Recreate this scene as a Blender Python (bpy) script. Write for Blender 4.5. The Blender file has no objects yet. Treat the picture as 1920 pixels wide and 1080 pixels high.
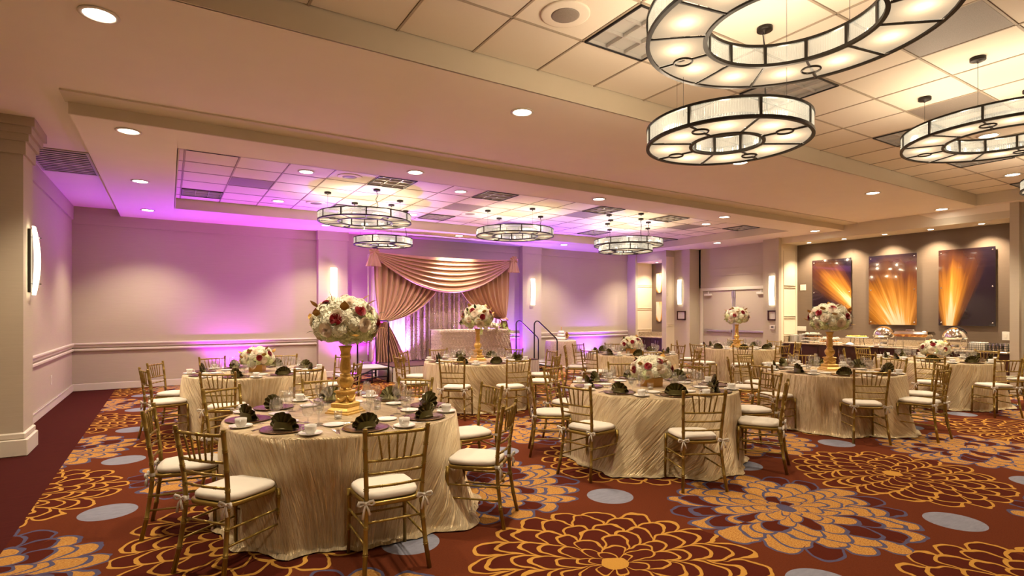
import bpy, bmesh, math, random
from math import sin, cos, pi, radians, atan2, hypot, sqrt
from mathutils import Vector, Matrix

random.seed(7)
SC = bpy.context.scene
COL = SC.collection

# ------------------------------------------------------------------ camera, world, exposure
F = 1032.0                      # focal length in pixels of a 1920 px wide frame
YAW = radians(31.96)            # camera looks this far to the right of +Y
V0 = 587.0                      # pixel row of the horizon
CAMH = 1.6
cam_d = bpy.data.cameras.new('camera')
cam = bpy.data.objects.new('camera', cam_d)
COL.objects.link(cam)
cam_d.sensor_width = 36
cam_d.lens = F / 1920 * 36
cam_d.shift_y = (V0 - 540) / 1920
cam.location = (0, 0, CAMH)
cam.rotation_euler = (radians(90), 0, -YAW)
cam_d.clip_start = 0.05
SC.camera = cam
w = bpy.data.worlds.new('world')
SC.world = w
w.use_nodes = True
w.node_tree.nodes['Background'].inputs[0].default_value = (0.9, 0.8, 0.7, 1)
w.node_tree.nodes['Background'].inputs[1].default_value = 0.05
SC.view_settings.view_transform = 'Standard'
SC.view_settings.look = 'None'
SC.view_settings.gamma = 1
SC.view_settings.use_curve_mapping = False
SC.view_settings.exposure = 1.58
SC.cycles.max_bounces = 7
SC.cycles.diffuse_bounces = 4
SC.cycles.glossy_bounces = 3
SC.cycles.transmission_bounces = 3
SC.cycles.transparent_max_bounces = 14
SC.cycles.caustics_reflective = False
SC.cycles.caustics_refractive = False
SC.cycles.sample_clamp_indirect = 3.0

P_DOWN = 125.0       # watts of a ceiling downlight
P_CHAND = 30.0      # watts of a big chandelier
P_UP = 200.0        # watts of a purple uplight
WARM = (1.0, 0.80, 0.56)
WARM2 = (1.0, 0.83, 0.60)
PURPLE = (0.24, 0.03, 1.0)
MAGENTA = (0.62, 0.02, 1.0)

def lamp(name, kind, loc, power, color, rot=(0, 0, 0), **kw):
    d = bpy.data.lights.new(name, kind)
    d.energy = power
    d.color = color
    for k, v in kw.items():
        setattr(d, k, v)
    o = bpy.data.objects.new(name, d)
    o.location = loc
    o.rotation_euler = rot
    COL.objects.link(o)
    return o

# ------------------------------------------------------------------ survey helpers: a pixel of the photograph to a place in the room
SY, CY = sin(YAW), cos(YAW)
def ray(u, v=V0):
    k = (u - 960) / F
    return SY + k * CY, CY - k * SY, -(v - V0) / F
def onz(u, v, z):
    x, y, q = ray(u, v); t = (z - CAMH) / q
    return x * t, y * t
def onx(u, v, X):
    x, y, q = ray(u, v); t = X / x
    return y * t, CAMH + q * t
def ony(u, v, Y):
    x, y, q = ray(u, v); t = Y / y
    return x * t, CAMH + q * t

# ------------------------------------------------------------------ node expressions
class N:
    def __init__(s, mat, sock): s.m = mat; s.s = sock
    def _op(s, op, *a, clamp=False):
        n = s.m.node_tree.nodes.new('ShaderNodeMath'); n.operation = op; n.use_clamp = clamp
        for i, x in enumerate((s,) + a):
            if isinstance(x, N): s.m.node_tree.links.new(x.s, n.inputs[i])
            else: n.inputs[i].default_value = x
        return N(s.m, n.outputs[0])
    def __add__(s, o): return s._op('ADD', o)
    __radd__ = __add__
    def __sub__(s, o): return s._op('SUBTRACT', o)
    def __rsub__(s, o): return (s * -1.0) + o
    def __mul__(s, o): return s._op('MULTIPLY', o)
    __rmul__ = __mul__
    def __truediv__(s, o): return s._op('DIVIDE', o)
    def __pow__(s, o): return s._op('POWER', o)
    def lt(s, o): return s._op('LESS_THAN', o)
    def gt(s, o): return s._op('GREATER_THAN', o)
    def mod(s, o): return s._op('FLOORED_MODULO', o)
    def floor(s): return s._op('FLOOR')
    def abs(s): return s._op('ABSOLUTE')
    def sqrt(s): return s._op('SQRT')
    def sin(s): return s._op('SINE')
    def mx(s, o): return s._op('MAXIMUM', o)
    def mn(s, o): return s._op('MINIMUM', o)
    def atan2(s, o): return s._op('ARCTAN2', o)
    def clamp(s): return s._op('ADD', 0.0, clamp=True)

def newmat(name):
    m = bpy.data.materials.new(name); m.use_nodes = True
    nt = m.node_tree
    b = nt.nodes.get('Principled BSDF')
    return m, nt, b
def val(m, sock): return N(m, sock)
def coords(m, kind='Object'):
    nt = m.node_tree
    t = nt.nodes.new('ShaderNodeTexCoord')
    s = nt.nodes.new('ShaderNodeSeparateXYZ')
    nt.links.new(t.outputs[kind], s.inputs[0])
    return N(m, s.outputs[0]), N(m, s.outputs[1]), N(m, s.outputs[2]), t.outputs[kind]
def noise(m, vec, scale, detail=3, rough=0.5, dist=0.0, out=0):
    nt = m.node_tree
    n = nt.nodes.new('ShaderNodeTexNoise')
    n.inputs['Scale'].default_value = scale; n.inputs['Detail'].default_value = detail
    n.inputs['Roughness'].default_value = rough; n.inputs['Distortion'].default_value = dist
    if vec is not None: nt.links.new(vec, n.inputs['Vector'])
    return N(m, n.outputs[out])
def combine(m, x, y, z):
    nt = m.node_tree
    n = nt.nodes.new('ShaderNodeCombineXYZ')
    for i, a in enumerate((x, y, z)):
        if isinstance(a, N): nt.links.new(a.s, n.inputs[i])
        else: n.inputs[i].default_value = a
    return n.outputs[0]
def mix(m, fac, a, b):
    nt = m.node_tree
    n = nt.nodes.new('ShaderNodeMix'); n.data_type = 'RGBA'
    if isinstance(fac, N): nt.links.new(fac.s, n.inputs[0])
    else: n.inputs[0].default_value = fac
    for i, c in ((6, a), (7, b)):
        if isinstance(c, (tuple, list)): n.inputs[i].default_value = (*c[:3], 1)
        else: nt.links.new(c, n.inputs[i])
    return n.outputs[2]
def bump(m, bsdf, h, strength=0.3, dist=0.01):
    nt = m.node_tree
    n = nt.nodes.new('ShaderNodeBump')
    n.inputs['Strength'].default_value = strength; n.inputs['Distance'].default_value = dist
    nt.links.new(h.s, n.inputs['Height']); nt.links.new(n.outputs[0], bsdf.inputs['Normal'])
def srgb(r, g, b):
    f = lambda c: (c / 255 / 12.92) if c <= 10 else ((c / 255 + 0.055) / 1.055) ** 2.4
    return (f(r), f(g), f(b))
def plain(name, col, rough=0.5, metal=0.0, var=0.06, nscale=20, bmp=0.0, **kw):
    m, nt, b = newmat(name)
    x, y, z, vec = coords(m)
    n = noise(m, vec, nscale, 3)
    c2 = tuple(max(0, c * (1 - 2 * var)) for c in col); c1 = tuple(min(1, c * (1 + var)) for c in col)
    nt.links.new(mix(m, n, c2, c1), b.inputs['Base Color'])
    b.inputs['Roughness'].default_value = rough
    b.inputs['Metallic'].default_value = metal
    for k, v in kw.items(): b.inputs[k.replace('_', ' ')].default_value = v
    if bmp: bump(m, b, n, bmp, 0.005)
    return m
def emit(name, col, strength, base=None):
    m, nt, b = newmat(name)
    b.inputs['Base Color'].default_value = (*(base or col), 1)
    b.inputs['Emission Color'].default_value = (*col, 1)
    b.inputs['Emission Strength'].default_value = strength
    b.inputs['Roughness'].default_value = 0.6
    return m

M = {}
def make_materials():
    # painted ceiling and its acoustic tiles
    M['ceiling'] = plain('ceiling_paint', (0.86, 0.77, 0.64), 0.9, var=0.02, nscale=3)
    M['trimpaint'] = plain('trim_paint', (0.66, 0.58, 0.44), 0.75, var=0.03, nscale=3)
    m, nt, b = newmat('ceiling_tile'); x, y, z, vec = coords(m)
    oi = nt.nodes.new('ShaderNodeObjectInfo')
    n = noise(m, vec, 160, 2); r = val(m, oi.outputs['Random'])
    base = mix(m, r * 0.5 + n * 0.35, (0.86, 0.77, 0.64), (0.74, 0.65, 0.52))
    nt.links.new(base, b.inputs['Base Color']); b.inputs['Roughness'].default_value = 0.95
    bump(m, b, n, 0.25, 0.002); M['tile'] = m
    M['tbar'] = plain('ceiling_grid_metal', (0.42, 0.34, 0.25), 0.6, var=0.05)
    M['plenum'] = plain('dark_plenum', (0.03, 0.025, 0.02), 0.9)
    # woven wallpaper
    def wall(name, c1, c2):
        m, nt, b = newmat(name); x, y, z, vec = coords(m)
        n = noise(m, combine(m, x * 3.0, y * 3.0, z * 160.0), 1.0, 4, 0.7)
        n2 = noise(m, vec, 1.5, 2)
        nt.links.new(mix(m, n * 0.8 + n2 * 0.2, c1, c2), b.inputs['Base Color'])
        b.inputs['Roughness'].default_value = 0.8
        bump(m, b, n, 0.25, 0.003)
        return m
    M['wall'] = wall('woven_wallpaper', (0.43, 0.365, 0.275), (0.57, 0.50, 0.39))
    M['brown'] = wall('brown_grasscloth', (0.115, 0.078, 0.052), (0.19, 0.135, 0.09))
    M['cream'] = plain('cream_panel_paint', (0.74, 0.65, 0.49), 0.6, var=0.03, nscale=2)
    M['whitetrim'] = plain('white_trim_paint', (0.70, 0.64, 0.54), 0.5, var=0.02, nscale=2)
    M['door'] = plain('door_paint', (0.50, 0.43, 0.34), 0.55, var=0.02, nscale=2)
    M['steel'] = plain('brushed_steel', (0.62, 0.60, 0.58), 0.3, 1.0, var=0.05)
    M['chrome'] = plain('polished_chrome', (0.85, 0.83, 0.80), 0.08, 1.0, var=0.02)
    M['bronze'] = plain('dark_bronze', (0.028, 0.022, 0.017), 0.42, 0.6, var=0.1)
    M['blacksteel'] = plain('black_tube_steel', (0.012, 0.011, 0.014), 0.35, 0.2)
    M['wood'] = plain('dark_cherry_wood', (0.055, 0.012, 0.008), 0.35, var=0.25, nscale=9)
    m, nt, b = newmat('speckled_granite'); x, y, z, vec = coords(m)
    n = noise(m, vec, 90, 5, 0.7)
    rr = nt.nodes.new('ShaderNodeValToRGB'); nt.links.new(n.s, rr.inputs[0])
    e = rr.color_ramp.elements
    e[0].position = 0.38; e[0].color = (0.10, 0.06, 0.035, 1); e[1].position = 0.62; e[1].color = (0.62, 0.50, 0.34, 1)
    nt.links.new(rr.outputs[0], b.inputs['Base Color']); b.inputs['Roughness'].default_value = 0.2; M['granite'] = m
    # chair gold
    m, nt, b = newmat('gold_chair_paint'); x, y, z, vec = coords(m)
    n = noise(m, vec, 14, 3)
    nt.links.new(mix(m, n, (0.23, 0.145, 0.026), (0.37, 0.25, 0.055)), b.inputs['Base Color'])
    b.inputs['Metallic'].default_value = 0.55; b.inputs['Roughness'].default_value = 0.30; M['gold'] = m
    M['cushion'] = plain('ivory_cushion_cotton', (0.64, 0.58, 0.49), 0.85, var=0.04, nscale=9, bmp=0.35)
    m, nt, b = newmat('carved_gold_resin'); x, y, z, vec = coords(m)
    n = noise(m, vec, 60, 4, 0.6)
    nt.links.new(mix(m, n, (0.50, 0.27, 0.05), (0.86, 0.56, 0.16)), b.inputs['Base Color'])
    b.inputs['Metallic'].default_value = 0.5; b.inputs['Roughness'].default_value = 0.33
    bump(m, b, n, 0.45, 0.006); M['carved'] = m
    M['goldbox'] = plain('gold_satin_box', (0.72, 0.40, 0.10), 0.4, 0.35)
    # crinkled champagne taffeta
    m, nt, b = newmat('crinkled_champagne_taffeta')
    uv = nt.nodes.new('ShaderNodeUVMap'); sp = nt.nodes.new('ShaderNodeSeparateXYZ')
    nt.links.new(uv.outputs[0], sp.inputs[0])
    U, V = val(m, sp.outputs[0]), val(m, sp.outputs[1])
    ox, oy, oz, ovec = coords(m)
    oi = nt.nodes.new('ShaderNodeObjectInfo'); rn = val(m, oi.outputs['Random']) * 6.28
    wob = noise(m, ovec, 2.2, 2)
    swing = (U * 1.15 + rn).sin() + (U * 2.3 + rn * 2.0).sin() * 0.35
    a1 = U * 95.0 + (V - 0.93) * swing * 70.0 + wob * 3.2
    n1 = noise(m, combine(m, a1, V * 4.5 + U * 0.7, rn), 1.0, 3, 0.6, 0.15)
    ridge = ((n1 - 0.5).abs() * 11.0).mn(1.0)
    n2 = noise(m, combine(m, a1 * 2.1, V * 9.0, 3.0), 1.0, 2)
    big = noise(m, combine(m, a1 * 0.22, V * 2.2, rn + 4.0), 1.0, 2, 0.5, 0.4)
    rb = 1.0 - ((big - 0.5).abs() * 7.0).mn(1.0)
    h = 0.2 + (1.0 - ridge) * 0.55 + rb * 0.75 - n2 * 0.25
    nt.links.new(mix(m, h.clamp(), (0.60, 0.41, 0.185), (0.86, 0.69, 0.42)), b.inputs['Base Color'])  # ridge highlights and crease shade painted into the colour
    b.inputs['Roughness'].default_value = 0.34
    b.inputs['Sheen Weight'].default_value = 0.15; b.inputs['Sheen Roughness'].default_value = 0.4
    b.inputs['Metallic'].default_value = 0.28
    bump(m, b, h, 0.9, 0.014); M['cloth'] = m
    # satin draping
    def satin(name, c, c2, rough=0.38, sheen=0.4, metal=0.1):
        m, nt, b = newmat(name); x, y, z, vec = coords(m)
        n = noise(m, combine(m, x * 30.0, y * 30.0, z * 1.5), 1.0, 3)
        nt.links.new(mix(m, n, c, c2), b.inputs['Base Color'])
        b.inputs['Roughness'].default_value = rough; b.inputs['Sheen Weight'].default_value = sheen
        b.inputs['Metallic'].default_value = metal
        bump(m, b, n, 0.15, 0.004); return m
    M['satin'] = satin('gold_rose_satin', (0.50, 0.28, 0.17), (0.60, 0.37, 0.23), 0.33, 0.3, 0.2)
    M['sheer'] = satin('pale_voile', (0.72, 0.62, 0.56), (0.80, 0.72, 0.66), 0.6, 0.3, 0.0)
    M['skirt'] = satin('white_stage_skirt', (0.66, 0.62, 0.56), (0.74, 0.70, 0.64), 0.7, 0.2, 0.0)
    M['lace'] = plain('lace_cloth', (0.62, 0.48, 0.36), 0.7, var=0.3, nscale=45, bmp=0.5)
    M['rosette'] = plain('blush_rosette_fabric', (0.78, 0.66, 0.54), 0.6, var=0.15, nscale=25)
    m, nt, b = newmat('sequin_fabric'); x, y, z, vec = coords(m)
    vo = nt.nodes.new('ShaderNodeTexVoronoi'); vo.inputs['Scale'].default_value = 38
    nt.links.new(vec, vo.inputs['Vector'])
    s2 = nt.nodes.new('ShaderNodeSeparateXYZ'); nt.links.new(vo.outputs['Color'], s2.inputs[0])
    dist = val(m, vo.outputs['Distance']); rnd = val(m, s2.outputs[0])
    dot = dist.lt(0.42) * rnd.gt(0.45)
    nt.links.new(mix(m, dot, (0.42, 0.30, 0.27), (0.98, 0.85, 0.66)), b.inputs['Base Color'])
    nt.links.new((dot * 0.9 + 0.05).s, b.inputs['Metallic']); nt.links.new((0.6 - dot * 0.42).s, b.inputs['Roughness'])
    bump(m, b, rnd * dot, 0.8, 0.01); M['sequin'] = m
    m, nt, b = newmat('olive_satin_napkin'); x, y, z, vec = coords(m)
    n = noise(m, vec, 30, 3)
    nt.links.new(mix(m, n, (0.022, 0.0175, 0.004), (0.072, 0.057, 0.012)), b.inputs['Base Color'])
    b.inputs['Roughness'].default_value = 0.36; b.inputs['Sheen Weight'].default_value = 0.0
    b.inputs['Specular Tint'].default_value = (1.0, 0.85, 0.45, 1)
    b.inputs['Sheen Tint'].default_value = (0.6, 0.55, 0.25, 1); M['napkin'] = m
    M['charger'] = plain('bronze_charger_plate', (0.20, 0.11, 0.05), 0.22, 0.75, var=0.2, nscale=40)
    M['china'] = plain('white_china', (0.74, 0.70, 0.64), 0.15, var=0.02)
    M['silver'] = plain('silver_flatware', (0.75, 0.72, 0.72), 0.16, 1.0, var=0.02)
    # thin clear glass: transparent body with a reflective skin
    m, nt, b = newmat('clear_glass'); nt.nodes.remove(b)
    tr = nt.nodes.new('ShaderNodeBsdfTransparent'); tr.inputs[0].default_value = (0.985, 0.985, 0.98, 1)
    gl = nt.nodes.new('ShaderNodeBsdfGlossy'); gl.inputs['Roughness'].default_value = 0.04
    df = nt.nodes.new('ShaderNodeBsdfDiffuse'); df.inputs[0].default_value = (0.9, 0.9, 0.88, 1)
    lw = nt.nodes.new('ShaderNodeLayerWeight'); lw.inputs[0].default_value = 0.32
    fac = (val(m, lw.outputs['Facing']) ** 2.6) * 0.72 + 0.07
    mx = nt.nodes.new('ShaderNodeMixShader'); nt.links.new(fac.s, mx.inputs[0])
    nt.links.new(tr.outputs[0], mx.inputs[1]); nt.links.new(gl.outputs[0], mx.inputs[2])
    mx2 = nt.nodes.new('ShaderNodeMixShader'); mx2.inputs[0].default_value = 0.018
    nt.links.new(mx.outputs[0], mx2.inputs[1]); nt.links.new(df.outputs[0], mx2.inputs[2])
    nt.links.new(mx2.outputs[0], nt.nodes['Material Output'].inputs[0]); M['glass'] = m
    # glass rods of the chandeliers
    m, nt, b = newmat('fluted_glass_rods'); nt.nodes.remove(b)
    tr = nt.nodes.new('ShaderNodeBsdfTransparent'); tr.inputs[0].default_value = (0.85, 0.88, 0.84, 1)
    gl = nt.nodes.new('ShaderNodeBsdfGlossy'); gl.inputs['Roughness'].default_value = 0.1
    em = nt.nodes.new('ShaderNodeEmission'); em.inputs[0].default_value = (1.0, 0.92, 0.74, 1); em.inputs[1].default_value = 0.5
    tl = nt.nodes.new('ShaderNodeBsdfTranslucent'); tl.inputs[0].default_value = (0.30, 0.30, 0.27, 1)
    lw = nt.nodes.new('ShaderNodeLayerWeight'); lw.inputs[0].default_value = 0.5
    m1 = nt.nodes.new('ShaderNodeMixShader'); nt.links.new(lw.outputs['Facing'], m1.inputs[0])
    m2 = nt.nodes.new('ShaderNodeMixShader'); m2.inputs[0].default_value = 0.55
    m3 = nt.nodes.new('ShaderNodeMixShader'); m3.inputs[0].default_value = 0.35
    nt.links.new(tl.outputs[0], m3.inputs[1]); nt.links.new(em.outputs[0], m3.inputs[2])
    nt.links.new(m3.outputs[0], m1.inputs[1]); nt.links.new(gl.outputs[0], m1.inputs[2])
    nt.links.new(m1.outputs[0], m2.inputs[2]); nt.links.new(tr.outputs[0], m2.inputs[1])
    m2.inputs[0].default_value = 0.62
    nt.links.new(m2.outputs[0], nt.nodes['Material Output'].inputs[0]); M['rods'] = m
    m, nt, b = newmat('frosted_diffuser'); nt.nodes.remove(b)
    em = nt.nodes.new('ShaderNodeEmission'); em.inputs[0].default_value = (1.0, 0.80, 0.58, 1); em.inputs[1].default_value = 0.11
    tl = nt.nodes.new('ShaderNodeBsdfTranslucent'); tl.inputs[0].default_value = (0.10, 0.085, 0.065, 1)
    ad = nt.nodes.new('ShaderNodeAddShader'); nt.links.new(em.outputs[0], ad.inputs[0]); nt.links.new(tl.outputs[0], ad.inputs[1])
    nt.links.new(ad.outputs[0], nt.nodes['Material Output'].inputs[0]); M['diffuser'] = m
    M['bulb'] = emit('downlight_lens', (1.0, 0.90, 0.74), 9.0)
    M['sconce'] = emit('lit_sconce_glass', (1.0, 0.86, 0.62), 1.9)
    M['flame'] = emit('candle_flame', (1.0, 0.6, 0.2), 6.0)
    M['troffer'] = emit('dim_troffer_lens', (0.8, 0.72, 0.5), 0.02, (0.45, 0.42, 0.38))
    M['louver'] = plain('aluminium_louver', (0.60, 0.56, 0.52), 0.35, 0.5)
    M['ventgrey'] = plain('grey_perforated_vent', (0.30, 0.25, 0.21), 0.6, nscale=150, var=0.2)
    M['hydrangea'] = plain('cream_hydrangea_petal', (0.90, 0.87, 0.68), 0.7, var=0.1, nscale=35)
    M['hyd_green'] = plain('green_hydrangea_petal', (0.72, 0.74, 0.40), 0.7, var=0.12, nscale=35)
    M['rose_white'] = plain('cream_rose_petal', (0.86, 0.72, 0.55), 0.55, var=0.06, nscale=20)
    M['rose_red'] = plain('red_rose_petal', (0.30, 0.006, 0.010), 0.5, var=0.2, nscale=20)
    M['goldleaf'] = plain('gold_painted_leaf', (0.46, 0.24, 0.04), 0.42, 0.4, var=0.3)
    M['greenleaf'] = plain('dark_green_leaf', (0.05, 0.075, 0.02), 0.5, var=0.2)
    M['orchid'] = plain('lime_orchid_petal', (0.42, 0.52, 0.10), 0.6, var=0.15)
    M['stagecarpet'] = plain('plum_stage_carpet', (0.10, 0.035, 0.035), 0.95, var=0.5, nscale=25)
    M['greydeck'] = plain('grey_stair_deck', (0.42, 0.40, 0.40), 0.7)
    M['plastic'] = plain('white_plastic', (0.72, 0.68, 0.60), 0.5)
    M['paper'] = plain('certificate_paper', (0.80, 0.75, 0.65), 0.7)
    M['blackplastic'] = plain('black_plastic', (0.01, 0.01, 0.012), 0.4)
    M['yellowfood'] = plain('yellow_fruit', (0.82, 0.55, 0.05), 0.5, var=0.3, nscale=60)
    M['orangefood'] = plain('orange_fruit', (0.80, 0.30, 0.05), 0.5, var=0.3, nscale=60)
    M['whitefood'] = plain('cream_pastry', (0.80, 0.70, 0.52), 0.6, var=0.3, nscale=60)
    M['cake'] = plain('white_cake_icing', (0.85, 0.80, 0.72), 0.5, var=0.02)
    M['greyvent'] = plain('ac_grille_white', (0.55, 0.50, 0.45), 0.5)
    # glossy art prints: bursts of golden light on near-black
    def art(name, cx, cz, ang, spread, wht):
        m, nt, b = newmat(name); x, y, z, vec = coords(m, 'Object')
        dx = y - cx; dz = z - cz
        a = dx.atan2(dz); r = (dx * dx + dz * dz).sqrt()
        st = noise(m, combine(m, a * 9.0, r * 0.35, 2.0), 1.0, 4, 0.6)
        fan = (1.0 - ((a - ang).abs() * (1.0 / spread)).mn(1.0)) ** 0.8
        st2 = noise(m, combine(m, a * 26.0, r * 0.5, 7.0), 1.0, 2)
        g = (fan * (0.35 + st * 1.15) * (1.8 - r * 0.78) * (0.7 + st2 * 0.5)).clamp()
        rr = nt.nodes.new('ShaderNodeValToRGB'); nt.links.new(g.s, rr.inputs[0])
        e = rr.color_ramp.elements
        e[0].position = 0.05; e[0].color = (0.012, 0.007, 0.012, 1)
        e[1].position = 1.0; e[1].color = (0.80, 0.58, 0.38, 1)
        for p, c in ((0.3, (0.09, 0.03, 0.008)), (0.55, (0.34, 0.14, 0.016)), (0.8, (0.62, 0.31, 0.06))):
            q = e.new(p); q.color = (*c, 1)
        nt.links.new(rr.outputs[0], b.inputs['Base Color']); b.inputs['Roughness'].default_value = 0.06
        b.inputs['Coat Weight'].default_value = 0.6
        b.inputs['Coat Roughness'].default_value = 0.02
        return m
    M['art'] = art
make_materials()

def carpet_material():
    m, nt, b = newmat('chrysanthemum_carpet')
    X, Y, Z, vec = coords(m)
    S = 1.845
    nz = nt.nodes.new('ShaderNodeTexNoise'); nz.inputs['Scale'].default_value = 2.3; nz.inputs['Detail'].default_value = 2
    nt.links.new(vec, nz.inputs['Vector'])
    sp = nt.nodes.new('ShaderNodeSeparateXYZ'); nt.links.new(nz.outputs['Color'], sp.inputs[0])
    nz2 = nt.nodes.new('ShaderNodeTexNoise'); nz2.inputs['Scale'].default_value = 8.0; nz2.inputs['Detail'].default_value = 1
    nt.links.new(vec, nz2.inputs['Vector'])
    sp2 = nt.nodes.new('ShaderNodeSeparateXYZ'); nt.links.new(nz2.outputs['Color'], sp2.inputs[0])
    wx = X + (val(m, sp.outputs[0]) - 0.5) * 0.22 + (val(m, sp2.outputs[0]) - 0.5) * 0.05
    wy = Y + (val(m, sp.outputs[1]) - 0.5) * 0.22 + (val(m, sp2.outputs[1]) - 0.5) * 0.05
    gx = (wx - 0.59) * (1 / S) + 0.5
    gy = (wy - 2.63) * (1 / S) + 0.5
    cx, cy = gx.floor(), gy.floor()
    lx, ly = (gx - cx - 0.5) * S, (gy - cy - 0.5) * S
    par = (cx + cy).mod(2.0)                    # 0: filled flower, 1: outlined flower
    r = (lx * lx + ly * ly).sqrt()
    th = ly.atan2(lx) * (1 / (2 * pi)) + 0.5
    # speckle
    spk = noise(m, combine(m, X * 60.0, Y * 140.0, 0.0), 1.0, 3, 0.7)
    yarn = noise(m, vec, 260, 1)
    red = mix(m, spk, (0.072, 0.015, 0.006), (0.135, 0.034, 0.013))
    petalred = mix(m, spk, (0.052, 0.009, 0.005), (0.085, 0.016, 0.0075))
    gold = mix(m, spk, (0.36, 0.17, 0.026), (0.50, 0.27, 0.06))
    golddark = mix(m, ((spk - 0.5) * 3.0 + 0.5).clamp(), (0.24, 0.075, 0.014), (0.52, 0.30, 0.085))
    blue = mix(m, spk, (0.050, 0.045, 0.085), (0.10, 0.090, 0.155))
    tips = [0.92, 0.79, 0.66, 0.53, 0.40, 0.28, 0.17]
    counts = [19, 17, 15, 13, 11, 8, 6]
    inside_prev = None
    line = None; fill = petalred; outer = None; redp = None
    region = None
    for k, (rt, cn) in enumerate(zip(tips, counts)):
        dr = 0.15
        ph = th * float(cn) + 0.37 * k + 0.5 * (k % 2)
        idx = ph.floor()
        u = (ph - idx - 0.5).abs() * 2.0          # 0 tip centre, 1 between petals
        wn = nt.nodes.new('ShaderNodeTexWhiteNoise'); wn.noise_dimensions = '4D'
        nt.links.new(combine(m, idx, cx, cy), wn.inputs['Vector']); wn.inputs['W'].default_value = k * 3.1
        rv = val(m, wn.outputs['Value'])
        bk = (rt + (rv - 0.5) * 0.06) - (u ** 3.0) * dr * 1.15
        slope = 1.0 + (u * u) * (dr * 1.15 * 3 * 2 * cn / (2 * pi)) / (r + 0.12) * 0.55
        lw = (0.0125 if k < 4 else 0.010)
        d = (r - bk).abs() / slope
        ln = d.lt(lw if k < 5 else lw * 0.8)
        ins = r.lt(bk)
        isred = rv.gt(0.80)
        redp = isred if redp is None else (redp * (1.0 - ins) + isred * ins)
        # lines of inner rings lie over outer; the outer lines are hidden inside an inner ring's petals
        line = ln if line is None else (line * (1.0 - ins)).mx(ln)
        if outer is None: outer = ins
    core = r.lt(0.085 + (sp2 and 0.0))
    flower = (outer.mx(line))
    fillcol = mix(m, redp, golddark, petalred)
    filled = mix(m, line, fillcol, blue)
    filled = mix(m, core, filled, blue)
    outl = mix(m, line, petalred, gold)
    outl = mix(m, core, outl, gold)
    fl = mix(m, par, filled, outl)
    col = mix(m, flower, red, fl)
    # plain discs between the flowers
    hx = (X - 0.51) * (1 / S); hy = (Y - 2.71) * (1 / S)
    px = (hx - hx.floor() - 0.5) * S; py = (hy - hy.floor() - 0.5) * S
    rd = (px * px + py * py).sqrt()
    disc = mix(m, noise(m, combine(m, X * 9.0, Y * 30.0, 0.0), 1.0, 4, 0.7), (0.14, 0.14, 0.18), (0.27, 0.27, 0.32))
    col = mix(m, rd.lt(0.20), col, disc)
    # plain burgundy border along the left wall
    bord = mix(m, noise(m, combine(m, X * 5.0, Y * 30.0, 0.0), 1.0, 4, 0.6), (0.040, 0.008, 0.007), (0.070, 0.014, 0.011))
    col = mix(m, X.lt(-0.947), col, bord)
    nt.links.new(col, b.inputs['Base Color']); b.inputs['Roughness'].default_value = 1.0
    b.inputs['Specular IOR Level'].default_value = 0.04
    bump(m, b, yarn + spk * 0.5, 0.3, 0.004)
    return m
M['carpet'] = carpet_material()

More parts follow.
